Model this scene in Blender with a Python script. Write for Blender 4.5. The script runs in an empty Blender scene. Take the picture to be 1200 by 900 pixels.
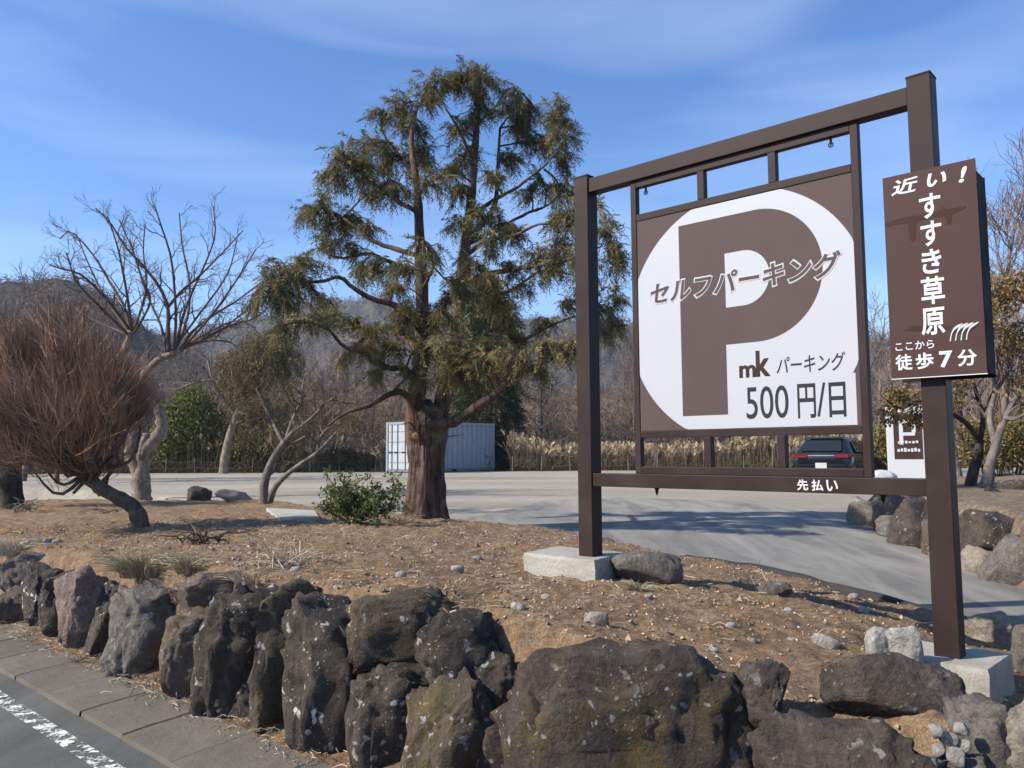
import bpy, bmesh, math, random
import numpy as np
from mathutils import Matrix, Vector, noise as mnoise
from math import sin, cos, tan, atan, radians, pi, sqrt

SC = bpy.context.scene
COL = SC.collection
# ------------------------------------------------------------------ camera
F = 940.0; CX, CY = 600.0, 450.0            # photo is 1200 x 900
PITCH = atan(79 / F); ROLL = radians(.36); EYE = np.array([0, 0, 1.6])
FW = np.array([0, cos(PITCH), sin(PITCH)]); _r = np.array([1., 0, 0]); _u = np.cross(_r, FW)
RT = _r * cos(ROLL) - _u * sin(ROLL); UP = _u * cos(ROLL) + _r * sin(ROLL)
cam = bpy.data.cameras.new('camera'); camo = bpy.data.objects.new('camera', cam); COL.objects.link(camo)
cam.sensor_fit = 'HORIZONTAL'; cam.sensor_width = 36; cam.lens = F / 1200 * 36; cam.clip_end = 6000; cam.clip_start = .05
camo.matrix_world = Matrix(((RT[0], UP[0], -FW[0], EYE[0]), (RT[1], UP[1], -FW[1], EYE[1]),
                            (RT[2], UP[2], -FW[2], EYE[2]), (0, 0, 0, 1)))
SC.camera = camo
# ------------------------------------------------------------------ light
SUN_AZ = radians(74); SUN_EL = radians(37)   # sun stands to the left, a little behind the viewer
SUN = np.array([-sin(SUN_AZ) * cos(SUN_EL), -cos(SUN_AZ) * cos(SUN_EL), sin(SUN_EL)])
sl = bpy.data.lights.new('sun', 'SUN'); sl.energy = 4.9; sl.angle = radians(.53); sl.color = (1, .915, .79)
so = bpy.data.objects.new('sun', sl); COL.objects.link(so)
so.rotation_euler = Vector(SUN).to_track_quat('Z', 'Y').to_euler(); so.location = (-20, -6, 18)
W = bpy.data.worlds.new('World'); SC.world = W; W.use_nodes = True
wn = W.node_tree; wn.nodes.clear()
def wnode(t, **k):
    n = wn.nodes.new(t)
    for a, b in k.items(): setattr(n, a, b)
    return n
sky = wnode('ShaderNodeTexSky', sky_type='NISHITA', sun_disc=False)
sky.sun_elevation = SUN_EL; sky.sun_rotation = pi + SUN_AZ
sky.air_density = 1.0; sky.dust_density = .35; sky.ozone_density = 3.2; sky.altitude = 900
wbg = wnode('ShaderNodeBackground'); wbg.inputs[1].default_value = .138
wout = wnode('ShaderNodeOutputWorld')
wtc = wnode('ShaderNodeTexCoord')                     # thin cirrus streaks
wmap = wnode('ShaderNodeMapping'); wmap.inputs['Scale'].default_value = (1.1, 2.2, 7.5); wmap.inputs['Rotation'].default_value = (0, radians(9), radians(20))
wnz = wnode('ShaderNodeTexNoise'); wnz.inputs['Scale'].default_value = 1.5; wnz.inputs['Detail'].default_value = 4; wnz.inputs['Roughness'].default_value = .45
wnz.inputs['Distortion'].default_value = .5
wr = wnode('ShaderNodeValToRGB'); wr.color_ramp.elements[0].position = .40; wr.color_ramp.elements[1].position = .82
wr.color_ramp.elements[1].color = (.20, .20, .20, 1)
wmix = wnode('ShaderNodeMixRGB'); wmix.inputs[2].default_value = (6.6, 7.6, 9.2, 1)
wl = wn.links.new
wl(wtc.outputs['Generated'], wmap.inputs[0]); wl(wmap.outputs[0], wnz.inputs['Vector']); wl(wnz.outputs[0], wr.inputs[0])
whs = wnode('ShaderNodeHueSaturation'); whs.inputs['Saturation'].default_value = 1.2; whs.inputs['Hue'].default_value = .506; wl(sky.outputs[0], whs.inputs['Color'])
wl(wr.outputs[0], wmix.inputs[0]); wl(whs.outputs[0], wmix.inputs[1]); wl(wmix.outputs[0], wbg.inputs[0]); wl(wbg.outputs[0], wout.inputs[0])
SC.view_settings.view_transform = 'Standard'; SC.view_settings.look = 'None'; SC.view_settings.gamma = 1
SC.view_settings.exposure = .66
SC.cycles.max_bounces = 6; SC.cycles.transparent_max_bounces = 8

# ------------------------------------------------------------------ pixel -> place
def ray(px, py):
    d = FW * F + RT * (px - CX) - UP * (py - CY); return d / d[1]
def at_d(px, py, d): return EYE + ray(px, py) * d
def at_z(px, py, z):
    r = ray(px, py); return EYE + r * ((z - EYE[2]) / r[2])
YAW = radians(47.9)                                   # the road and the sign run this way
UA = np.array([-sin(YAW), cos(YAW), 0]); NA = np.array([cos(YAW), sin(YAW), 0])
def at_t(px, py, t):
    r = ray(px, py); return EYE + r * (t / (r @ NA))
def ST(s, t, z=0.): return UA * s + NA * t + np.array([0, 0, z])
ZV = np.array([0, 0, 1.])
def nrm(v): return v / (np.linalg.norm(v) + 1e-9)

# ------------------------------------------------------------------ numpy noise
def _hash(ix, iy, seed):
    h = (ix.astype(np.int64) * 374761393 + iy.astype(np.int64) * 668265263 + seed * 974634731) & 0x7fffffff
    h = ((h ^ (h >> 13)) * 1274126177) & 0x7fffffff
    return ((h ^ (h >> 16)) & 0xffff) / 65535.
def vnoise(x, y, seed=0):
    x = np.asarray(x, float); y = np.asarray(y, float)
    ix = np.floor(x); iy = np.floor(y); fx = x - ix; fy = y - iy
    fx = fx * fx * (3 - 2 * fx); fy = fy * fy * (3 - 2 * fy)
    a = _hash(ix, iy, seed); b = _hash(ix + 1, iy, seed); c = _hash(ix, iy + 1, seed); d = _hash(ix + 1, iy + 1, seed)
    return (a * (1 - fx) + b * fx) * (1 - fy) + (c * (1 - fx) + d * fx) * fy - .5
def fbm(x, y, sc, octv, seed=0, gain=.5):
    s = 0; a = 1
    for o in range(octv):
        s = s + a * vnoise(np.asarray(x) * sc + 17.3 * o, np.asarray(y) * sc - 9.1 * o, seed + o); a *= gain; sc *= 2.03
    return s
def sstep(a, b, x):
    t = np.clip((x - a) / (b - a), 0, 1); return t * t * (3 - 2 * t)

# ------------------------------------------------------------------ objects
def tag(o, label=None, cat=None, group=None, kind=None):
    if label: o['label'] = label
    if cat: o['category'] = cat
    if group: o['group'] = group
    if kind: o['kind'] = kind
    return o
def link(o, parent=None):
    COL.objects.link(o)
    if parent is not None:
        o.parent = parent
        o.matrix_parent_inverse = Matrix.Translation(-Vector(parent.location)) if False else Matrix()
    return o
def empty(name, loc, rz=0):
    o = bpy.data.objects.new(name, None); o.empty_display_size = .2
    o.location = [float(c) for c in loc]; o.rotation_euler = (0, 0, rz); link(o); return o
class Geo:
    def __init__(s): s.V = []; s.Q = []; s.T = []; s.C = []; s.n = 0
    def add(s, V, Q=None, T=None, C=None):
        V = np.asarray(V, float).reshape(-1, 3)
        if Q is not None and len(Q): s.Q.append(np.asarray(Q, np.int64).reshape(-1, 4) + s.n)
        if T is not None and len(T): s.T.append(np.asarray(T, np.int64).reshape(-1, 3) + s.n)
        s.V.append(V); s.C.append(np.ones((len(V), 3)) if C is None else np.broadcast_to(np.asarray(C, float), (len(V), 3)))
        s.n += len(V); return s
    def merge(s, g, off=(0, 0, 0)):
        V = np.concatenate(g.V) + np.asarray(off)
        s.add(V, np.concatenate(g.Q) if g.Q else None, np.concatenate(g.T) if g.T else None, np.concatenate(g.C)); return s
    def box(s, c, h, ax=None, taper=1.0):
        c = np.asarray(c, float); h = np.asarray(h, float)
        ax = np.eye(3) if ax is None else np.asarray(ax)
        k = np.array([[x, y, z] for z in (-1, 1) for y in (-1, 1) for x in (-1, 1)], float) * h
        k[4:, :2] *= taper
        s.add(c + k @ ax, [(0, 2, 3, 1), (4, 5, 7, 6), (0, 1, 5, 4), (2, 6, 7, 3), (0, 4, 6, 2), (1, 3, 7, 5)]); return s
    def tubes(s, P, R, sides=5, C=None):
        """P (N,K,3), R (N,K)"""
        P = np.asarray(P, float); R = np.asarray(R, float); N, K, _ = P.shape
        T = np.gradient(P, axis=1); T /= np.linalg.norm(T, axis=2, keepdims=True) + 1e-9
        ref = np.where(np.abs(T[:, :1, 2:3]) > .9, np.array([1., 0, 0]), np.array([0, 0, 1.]))
        A = ref - (ref * T).sum(2, keepdims=True) * T; A /= np.linalg.norm(A, axis=2, keepdims=True) + 1e-9
        B = np.cross(T, A); an = np.arange(sides) * 2 * pi / sides
        V = P[:, :, None] + R[:, :, None, None] * (np.cos(an)[:, None] * A[:, :, None] + np.sin(an)[:, None] * B[:, :, None])
        i = np.arange(K - 1)[:, None] * sides; j = np.arange(sides)[None]; j2 = (j + 1) % sides
        q = np.stack([i + j, i + j2, i + sides + j2, i + sides + j], -1).reshape(-1, 4)
        Q = (q[None] + (np.arange(N) * K * sides)[:, None, None]).reshape(-1, 4)
        if C is not None:
            C = np.repeat(np.asarray(C, float), K * sides, axis=0)
        s.add(V, Q, None, C); return s
    def tube(s, P, R, sides=8): return s.tubes([P], [R], sides)
    def paths(s, L, sides=4, col=None):
        by = {}
        for k, (p, r) in enumerate(L): by.setdefault(len(p), []).append((p, r))
        for k, l in by.items(): s.tubes([a for a, b in l], [b for a, b in l], sides)
        return s
    def lathe(s, c, prof, ax=None, n=24):
        """prof list of (r, h) along local z of ax"""
        ax = np.eye(3) if ax is None else np.asarray(ax); an = np.arange(n) * 2 * pi / n
        V = np.concatenate([np.stack([r * np.cos(an), r * np.sin(an), np.full(n, h)], 1) for r, h in prof]) @ ax + np.asarray(c)
        i = np.arange(len(prof) - 1)[:, None] * n; j = np.arange(n)[None]; j2 = (j + 1) % n
        s.add(V, np.stack([i + j, i + j2, i + n + j2, i + n + j], -1).reshape(-1, 4)); return s
    def grid(s, P, C=None):
        P = np.asarray(P, float); a, b, _ = P.shape
        i = np.arange(a - 1)[:, None] * b; j = np.arange(b - 1)[None]
        s.add(P.reshape(-1, 3), np.stack([i + j, i + j + 1, i + b + j + 1, i + b + j], -1).reshape(-1, 4), None, C); return s
    def mesh(s, name, origin=(0, 0, 0), smooth=False, color=False):
        V = np.concatenate(s.V) - np.asarray(origin)
        Q = np.concatenate(s.Q) if s.Q else np.zeros((0, 4), np.int64); T = np.concatenate(s.T) if s.T else np.zeros((0, 3), np.int64)
        me = bpy.data.meshes.new(name); me.vertices.add(len(V)); me.vertices.foreach_set('co', V.astype(np.float32).ravel())
        nl = Q.size + T.size; me.loops.add(nl); me.polygons.add(len(Q) + len(T))
        me.loops.foreach_set('vertex_index', np.concatenate([Q.ravel(), T.ravel()]).astype(np.int32))
        st = np.concatenate([np.arange(len(Q)) * 4, Q.size + np.arange(len(T)) * 3]).astype(np.int32)
        me.polygons.foreach_set('loop_start', st)
        me.polygons.foreach_set('use_smooth', np.full(len(st), smooth, bool))
        if color:
            at = me.color_attributes.new('tint', 'FLOAT_COLOR', 'POINT')
            C = np.concatenate(s.C); at.data.foreach_set('color', np.c_[C, np.ones(len(C))].astype(np.float32).ravel())
        me.update(calc_edges=True); me.validate(); return me
    def obj(s, name, mat, parent=None, smooth=False, color=False, origin=None):
        """vertices are given in world space; a child is stored relative to its (unrotated) parent"""
        if origin is None: origin = wloc(parent) if parent is not None else (0, 0, 0)
        me = s.mesh(name, origin, smooth, color); me.materials.append(mat)
        o = bpy.data.objects.new(name, me); link(o, parent)
        o.location = [float(a) for a in (np.asarray(origin) - (wloc(parent) if parent is not None else 0))]
        return o
def wloc(o):
    p = np.zeros(3)
    while o is not None: p = p + np.array(o.location); o = o.parent
    return p
def copy_tree(o, parent=None):
    c = o.copy(); COL.objects.link(c); c.parent = parent
    for ch in list(o.children): copy_tree(ch, c)
    return c

# ------------------------------------------------------------------ materials
class NT:
    def __init__(s, name):
        s.m = bpy.data.materials.new(name); s.m.use_nodes = True; s.t = s.m.node_tree; s.b = s.t.nodes['Principled BSDF']; s.out = s.t.nodes['Material Output']
        s.tc = s.t.nodes.new('ShaderNodeTexCoord'); s.oi = s.t.nodes.new('ShaderNodeObjectInfo')
    def n(s, t, **k):
        x = s.t.nodes.new(t)
        for a, b in k.items(): setattr(x, a, b)
        return x
    def l(s, a, b): s.t.links.new(a, b)
    def vec(s, coord='Object', scale=(1, 1, 1), rnd=True):
        mp = s.n('ShaderNodeMapping'); mp.inputs['Scale'].default_value = scale; s.l(s.tc.outputs[coord], mp.inputs[0])
        if rnd:
            mu = s.n('ShaderNodeMath', operation='MULTIPLY'); mu.inputs[1].default_value = 37.; s.l(s.oi.outputs['Random'], mu.inputs[0]); s.l(mu.outputs[0], mp.inputs['Location'])
        return mp.outputs[0]
    def noise(s, v, scale, detail=5, rough=.6, dist=0):
        x = s.n('ShaderNodeTexNoise'); x.inputs['Scale'].default_value = scale; x.inputs['Detail'].default_value = detail; x.inputs['Roughness'].default_value = rough; x.inputs['Distortion'].default_value = dist
        s.l(v, x.inputs['Vector']); return x.outputs[0]
    def voro(s, v, scale, feature='F1', out=0):
        x = s.n('ShaderNodeTexVoronoi', feature=feature); x.inputs['Scale'].default_value = scale; s.l(v, x.inputs['Vector']); return x.outputs[out]
    def ramp(s, f, lo, hi, c0=(0, 0, 0), c1=(1, 1, 1)):
        x = s.n('ShaderNodeValToRGB'); e = x.color_ramp.elements; e[0].position = lo; e[1].position = hi
        e[0].color = (*c0, 1); e[1].color = (*c1, 1); s.l(f, x.inputs[0]); return x.outputs[0]
    def mix(s, f, a, b, mode='MIX'):
        x = s.n('ShaderNodeMixRGB', blend_type=mode)
        for i, v in ((0, f), (1, a), (2, b)):
            if isinstance(v, (int, float)): x.inputs[i].default_value = v
            elif isinstance(v, tuple): x.inputs[i].default_value = (*v, 1)
            else: s.l(v, x.inputs[i])
        return x.outputs[0]
    def math(s, op, a, b=0.):
        x = s.n('ShaderNodeMath', operation=op)
        for i, v in ((0, a), (1, b)):
            if isinstance(v, (int, float)): x.inputs[i].default_value = v
            else: s.l(v, x.inputs[i])
        return x.outputs[0]
    def bump(s, h, dist=.01, strength=1.0, prev=None):
        x = s.n('ShaderNodeBump'); x.inputs['Distance'].default_value = dist; x.inputs['Strength'].default_value = strength; s.l(h, x.inputs['Height'])
        if prev is not None: s.l(prev, x.inputs['Normal'])
        return x.outputs[0]
    def fin(s, col=None, rough=.85, bump=None, metal=0, spec=.3):
        if col is not None:
            if isinstance(col, tuple): s.b.inputs['Base Color'].default_value = (*col, 1)
            else: s.l(col, s.b.inputs['Base Color'])
        if isinstance(rough, (int, float)): s.b.inputs['Roughness'].default_value = rough
        else: s.l(rough, s.b.inputs['Roughness'])
        s.b.inputs['Metallic'].default_value = metal; s.b.inputs['Specular IOR Level'].default_value = spec
        if bump is not None: s.l(bump, s.b.inputs['Normal'])
        return s.m
def rock_mat(name, c0, c1, c2, lichen=.3, lic=(.5, .5, .47), moss=0, ls=13):
    t = NT(name); v = t.vec()
    n1 = t.noise(v, 2.2, 6, .62); n2 = t.noise(v, 9, 8, .68); n3 = t.noise(v, 45, 6, .7)
    c = t.mix(t.ramp(n1, .35, .65), c0, c1); c = t.mix(t.ramp(n2, .45, .72), c, c2)
    c = t.mix(t.ramp(n3, .40, .70), c, t.mix(.5, c, (.02, .018, .018)))
    vs = t.vec(scale=(1, 1, .35)); st_ = t.noise(vs, 7, 5, .6)
    c = t.mix(t.math('MULTIPLY', t.ramp(st_, .52, .75), .35), c, (.10, .085, .07))
    if moss:
        c = t.mix(t.math('MULTIPLY', t.ramp(t.noise(v, 3.1, 5, .7), .52, .68), moss), c, (.13, .095, .03))
    # pale lichen in flecks and patches
    lw = t.n('ShaderNodeMixRGB', blend_type='ADD'); lw.inputs[0].default_value = .12; t.l(v, lw.inputs[1])
    nzc = t.n('ShaderNodeTexNoise'); nzc.inputs['Scale'].default_value = 14; t.l(v, nzc.inputs['Vector']); t.l(nzc.outputs[1], lw.inputs[2])
    d = t.voro(lw.outputs[0], ls); spot = t.ramp(d, .17, .24, (1, 1, 1), (0, 0, 0))
    d2 = t.voro(lw.outputs[0], 34); spot2 = t.ramp(d2, .14, .22, (1, 1, 1), (0, 0, 0))
    msk = t.ramp(t.noise(v, 3.3, 4, .6), .45, .56); msk2 = t.ramp(t.noise(v, 4.7, 4, .6), .48, .62)
    lf = t.math('MAXIMUM', t.math('MULTIPLY', spot, msk), t.math('MULTIPLY', spot2, msk2))
    c = t.mix(t.math('MULTIPLY', lf, lichen), c, lic)
    b = t.bump(n1, .06); b = t.bump(n2, .05, 1, b); b = t.bump(n3, .016, 1, b)
    return t.fin(c, t.ramp(n2, .3, .7, (.6,) * 3, (.95,) * 3), b, spec=.25)
M = {}
M['rock_dark'] = rock_mat('rock_dark', (.040, .032, .027), (.080, .063, .051), (.15, .12, .094), .75)
M['rock_lichen'] = rock_mat('rock_lichen', (.038, .031, .027), (.075, .060, .049), (.15, .118, .09), 1., (.55, .54, .5), ls=8.5)
M['rock_brown'] = rock_mat('rock_brown', (.10, .075, .058), (.17, .13, .10), (.22, .18, .14), .45, moss=.5)
M['rock_moss'] = rock_mat('rock_moss', (.054, .042, .031), (.098, .076, .054), (.155, .12, .08), .7, moss=.85)
M['rock_big'] = rock_mat('rock_big', (.046, .035, .030), (.086, .066, .053), (.155, .12, .09), .7, moss=.8)
M['rock_grey'] = rock_mat('rock_grey', (.11, .098, .086), (.18, .16, .138), (.26, .235, .20), .3)
M['rock_pink'] = rock_mat('rock_pink', (.17, .118, .10), (.25, .18, .152), (.30, .23, .195), .25)
M['rock_tan'] = rock_mat('rock_tan', (.24, .20, .15), (.36, .31, .24), (.44, .40, .33), .2)
M['rock_pale'] = rock_mat('rock_pale', (.34, .32, .28), (.46, .44, .39), (.55, .54, .5), .2)
M['rock_purple'] = rock_mat('rock_purple', (.050, .039, .034), (.092, .072, .060), (.16, .13, .104), .45)
def soil_mat(name, a, b_, c_, speck=.8):
    t = NT(name); v = t.vec('Object', rnd=False)
    n0 = t.noise(v, .55, 5, .6); n1 = t.noise(v, 3.0, 7, .65); n2 = t.noise(v, 16, 7, .7); n3 = t.noise(v, 75, 5, .7); n4 = t.noise(v, 210, 3, .7)
    c = t.mix(t.ramp(n0, .38, .62), a, b_); c = t.mix(t.ramp(n1, .42, .66), c, c_)
    c = t.mix(t.ramp(n2, .40, .62), t.mix(.55, c, (.05, .03, .018)), c)
    c = t.mix(t.ramp(n3, .33, .55), t.mix(.5, c, (.06, .038, .022)), c)
    c = t.mix(t.ramp(n4, .36, .52), t.mix(.6, c, (.045, .028, .018)), c); c = t.mix(t.math('MULTIPLY', t.ramp(n4, .56, .70), .5), c, (.52, .42, .30))
    vr = t.voro(v, 22); d = t.ramp(vr, .09, .14, (1, 1, 1), (0, 0, 0)); mk = t.ramp(t.noise(v, 1.7, 4, .6), .52, .66)
    vr2 = t.voro(v, 55); d2 = t.ramp(vr2, .12, .2, (1, 1, 1), (0, 0, 0)); mk2 = t.ramp(t.noise(v, 2.6, 3, .6), .50, .66)
    f = t.math('MAXIMUM', t.math('MULTIPLY', d, mk), t.math('MULTIPLY', d2, mk2))
    c = t.mix(t.math('MULTIPLY', f, speck), c, (.52, .47, .40))
    b = t.bump(n1, .05); b = t.bump(n2, .03, 1, b); b = t.bump(n3, .016, 1, b); b = t.bump(n4, .007, 1, b)
    return t.fin(c, .95, b, spec=.1)
M['soil'] = soil_mat('soil', (.48, .31, .175), (.40, .275, .175), (.54, .38, .235))
M['soil_dry'] = soil_mat('soil_dry', (.36, .28, .20), (.31, .24, .17), (.44, .36, .26))
def gravel_mat():
    t = NT('gravel'); v = t.vec('Object', rnd=False)
    n0 = t.noise(t.vec('Object', (.5, 1.6, 1), False), .16, 6, .6); n1 = t.noise(v, 2.5, 6, .7); n2 = t.noise(v, 28, 5, .75)
    c = t.mix(t.ramp(n0, .36, .60), (.25, .222, .178), (.42, .382, .31)); c = t.mix(t.ramp(n1, .42, .7), c, (.35, .315, .255))  # darker patches partly paint tree shadows into the gravel colour
    c = t.mix(t.ramp(n2, .36, .6), t.mix(.45, c, (.13, .12, .10)), c)
    b = t.bump(n2, .02); b = t.bump(n1, .04, 1, b)
    return t.fin(c, .95, b, spec=.1)
M['gravel'] = gravel_mat()
def asphalt_mat(name, a, b_, dust, streak=True):
    t = NT(name); v = t.vec('Object', rnd=False); vs = t.n('ShaderNodeMapping'); t.l(t.tc.outputs['Object'], vs.inputs[0])
    vs.inputs['Rotation'].default_value = (0, 0, -YAW); vs.inputs['Scale'].default_value = (1.9, .35, 1)
    n0 = t.noise(vs.outputs[0], 1.1, 6, .6, .6); n1 = t.noise(v, 3, 6, .65); n2 = t.noise(v, 120, 4, .75); n3 = t.noise(v, 380, 2, .7)
    c = t.mix(t.ramp(n1, .4, .65), a, b_)
    if streak: c = t.mix(t.ramp(n0, .38, .64), c, dust)
    c = t.mix(t.ramp(n2, .35, .65), t.mix(.4, c, (.03, .03, .03)), c)
    b = t.bump(n2, .006); b = t.bump(n3, .003, 1, b)
    return t.fin(c, .9, b, spec=.2)
M['asphalt_drive'] = asphalt_mat('asphalt_drive', (.185, .18, .165), (.24, .23, .21), (.36, .34, .30))
M['asphalt_road'] = asphalt_mat('asphalt_road', (.095, .10, .092), (.135, .14, .125), (.17, .17, .155))
M['shaded_asphalt_lip'] = asphalt_mat('shaded_asphalt_lip', (.03, .028, .026), (.045, .04, .036), (.06, .055, .05))  # near-black tone paints in the shade on the lip
def concrete_mat(name, a, b_, dirt=.35):
    t = NT(name); v = t.vec(); n0 = t.noise(v, 1.6, 6, .65); n1 = t.noise(v, 9, 6, .7); n2 = t.noise(v, 90, 4, .7)
    c = t.mix(t.ramp(n0, .35, .65), a, b_); c = t.mix(t.math('MULTIPLY', t.ramp(n1, .5, .75), dirt), c, (.10, .085, .065))
    c = t.mix(t.ramp(n2, .35, .6), t.mix(.3, c, (.08, .075, .07)), c)
    vc = t.voro(t.vec(scale=(1, 1, 1)), 3.3, 'DISTANCE_TO_EDGE'); c = t.mix(t.math('MULTIPLY', t.ramp(vc, .004, .012, (1, 1, 1), (0, 0, 0)), .12), c, (.06, .055, .05))
    b = t.bump(n1, .012); b = t.bump(n2, .005, 1, b)
    return t.fin(c, .9, b, spec=.2)
M['concrete'] = concrete_mat('concrete', (.32, .305, .26), (.41, .39, .335))
M['concrete_gutter'] = concrete_mat('concrete_gutter', (.115, .10, .078), (.165, .148, .118), .8)
M['slab'] = concrete_mat('slab', (.36, .355, .31), (.46, .45, .40), .3)
def paint(name, col, rough=.5, var=.12, spec=.4, metal=0, bumpd=.00015):
    t = NT(name); v = t.vec(); n0 = t.noise(v, 3, 5, .6); n1 = t.noise(v, 60, 4, .6)
    c = t.mix(t.math('MULTIPLY', t.ramp(n0, .4, .7), var), col, tuple(min(1, x * 1.5 + .04) for x in col))
    return t.fin(c, t.ramp(n0, .3, .7, (rough * .85,) * 3, (min(1, rough * 1.15),) * 3), t.bump(n1, bumpd), metal, spec)
M['brown_metal'] = paint('brown_metal', (.030, .0185, .017), .5, .22, .12)
M['brown_panel'] = paint('brown_panel', (.078, .055, .052), .6, .14, .12)
M['brown_board'] = paint('brown_board', (.058, .031, .027), .55, .14, .12)
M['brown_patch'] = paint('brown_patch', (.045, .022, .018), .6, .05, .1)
M['white_panel'] = paint('white_panel', (.39, .405, .435), .5, .03)
M['white_text'] = paint('white_text', (.58, .59, .60), .5, .02)
M['ink'] = paint('ink', (.03, .028, .03), .6, .05, .1)
M['steel'] = paint('steel', (.35, .35, .36), .4, .1, metal=.8)
M['dark_metal'] = paint('dark_metal', (.02, .017, .017), .7, .05, .05)
M['container_paint'] = paint('container_paint', (.235, .265, .31), .55, .25)
M['container_door'] = paint('container_door', (.36, .39, .42), .55, .25)
M['container_grey'] = paint('container_grey', (.13, .15, .18), .6, .2)
M['car_paint'] = paint('car_paint', (.008, .010, .014), .16, .02, .6)
M['car_glass'] = paint('car_glass', (.012, .016, .02), .05, 0, .7)
M['tail_red'] = paint('tail_red', (.13, .006, .010), .12, .3, .6)
M['plate'] = paint('plate', (.45, .46, .44), .4, .03)
M['rubber'] = paint('rubber', (.015, .015, .015), .8)
M['rim'] = paint('rim', (.4, .4, .42), .3, .05, metal=.7)
M['pylon_grey'] = paint('pylon_grey', (.30, .31, .32), .5)
M['sack'] = paint('sack', (.46, .46, .45), .8, .1, bumpd=.006)
def paint_line_mat():
    t = NT('worn_line'); v = t.vec('Object', rnd=False); n1 = t.noise(v, 11, 7, .75); n2 = t.noise(v, 60, 4, .7)
    f = t.math('ADD', t.math('MULTIPLY', n1, .75), t.math('MULTIPLY', n2, .25)); f = t.ramp(f, .485, .56)
    tr = t.n('ShaderNodeBsdfTransparent'); mx = t.n('ShaderNodeMixShader'); t.l(f, mx.inputs[0]); t.l(tr.outputs[0], mx.inputs[1]); t.l(t.b.outputs[0], mx.inputs[2]); t.l(mx.outputs[0], t.out.inputs[0])
    return t.fin((.72, .72, .69), .8)
M['worn_line'] = paint_line_mat()
def bark_mat(name, a, b_, c_, sc=(14, 14, 2.2), depth=.03, flake=.0):
    t = NT(name); v = t.vec(scale=sc); n0 = t.noise(v, 1, 6, .65, .4); v2 = t.vec(); n1 = t.noise(v2, 5, 6, .65); n2 = t.noise(v2, 50, 4, .7)
    c = t.mix(t.ramp(n0, .36, .62), a, b_); c = t.mix(t.ramp(n1, .5, .72), c, c_); c = t.mix(t.ramp(n2, .35, .6), t.mix(.35, c, (.02, .015, .012)), c)
    b = t.bump(n0, depth); b = t.bump(n2, depth * .25, 1, b)
    return t.fin(c, .92, b, spec=.12)
M['bark_conifer'] = bark_mat('bark_conifer', (.052, .033, .026), (.19, .125, .095), (.28, .195, .15), (13, 13, 1.3), .06)
M['bark_limb'] = bark_mat('bark_limb', (.075, .05, .038), (.16, .115, .085), (.22, .16, .12), (20, 20, 20), .02)
M['bark_pale'] = bark_mat('bark_pale', (.13, .10, .075), (.33, .27, .205), (.42, .36, .29), (9, 9, 4), .05)
M['bark_twig'] = bark_mat('bark_twig', (.085, .058, .045), (.135, .095, .075), (.20, .15, .12), (9, 9, 9), .004)
M['bark_dark'] = bark_mat('bark_dark', (.022, .018, .016), (.06, .048, .04), (.10, .085, .07), (12, 12, 2.5), .04)
M['bark_grey'] = bark_mat('bark_grey', (.10, .085, .075), (.21, .185, .16), (.27, .24, .21), (10, 10, 3), .02)
M['bark_brown'] = bark_mat('bark_brown', (.07, .05, .04), (.14, .11, .085), (.19, .15, .12), (12, 12, 3), .02)
def tint_mat(name, base, trans=.25, rough=.7, spec=.2):
    t = NT(name); a = t.n('ShaderNodeVertexColor', layer_name='tint'); c = t.mix(1., a.outputs[0], base, 'MULTIPLY')
    t.fin(c, rough, None, spec=spec)
    if trans:
        tl = t.n('ShaderNodeBsdfTranslucent'); t.l(c, tl.inputs[0]); mx = t.n('ShaderNodeMixShader'); mx.inputs[0].default_value = trans
        t.l(t.b.outputs[0], mx.inputs[1]); t.l(tl.outputs[0], mx.inputs[2]); t.l(mx.outputs[0], t.out.inputs[0])
    return t.m
M['tint'] = tint_mat('tint_leaf', (1., 1., 1.))
M['tint_dry'] = tint_mat('tint_dry', (1., 1., 1.), .15, .85, .1)
M['tint_wood'] = tint_mat('tint_wood', (1., 1., 1.), 0, .85, .1)
def hill_mat(name, a, b_, c_):
    t = NT(name); v = t.vec('Object', rnd=False); n0 = t.noise(v, .012, 6, .6); n1 = t.noise(v, .07, 6, .75); n2 = t.noise(v, .35, 4, .8)
    c = t.mix(t.ramp(n0, .4, .6), a, b_); c = t.mix(t.ramp(n1, .45, .62), c, c_); c = t.mix(t.ramp(n2, .42, .6), t.mix(.45, c, (.02, .018, .016)), c)
    return t.fin(c, 1., t.bump(n2, 2.), spec=0)
M['hill_far'] = hill_mat('hill_far', (.105, .092, .085), (.085, .085, .075), (.15, .13, .115))
M['hill_near'] = hill_mat('hill_near', (.085, .064, .052), (.065, .055, .045), (.115, .09, .074))
M['wood_floor'] = hill_mat('wood_floor', (.12, .085, .06), (.10, .075, .05), (.17, .125, .09))

# ================================================================== SETTING
LOT = .5
def drive_z(s):
    return np.interp(s, [-14, -4, .6, 5.6, 7], [0.02, .03, .15, LOT - .01, LOT])
def inpoly(P, X, Y):
    """signed distance, negative inside"""
    P = np.asarray(P, float); d = np.full(X.shape, 1e9); ins = np.zeros(X.shape, bool)
    for a, b in zip(P, np.roll(P, -1, 0)):
        e = b - a; wx, wy = X - a[0], Y - a[1]; h = np.clip((wx * e[0] + wy * e[1]) / (e @ e), 0, 1)
        d = np.minimum(d, np.hypot(wx - h * e[0], wy - h * e[1]))
        cnd = ((a[1] > Y) != (b[1] > Y)) & (X < (b[0] - a[0]) * (Y - a[1]) / (b[1] - a[1] + 1e-12) + a[0]); ins ^= cnd
    return np.where(ins, -d, d)
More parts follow.
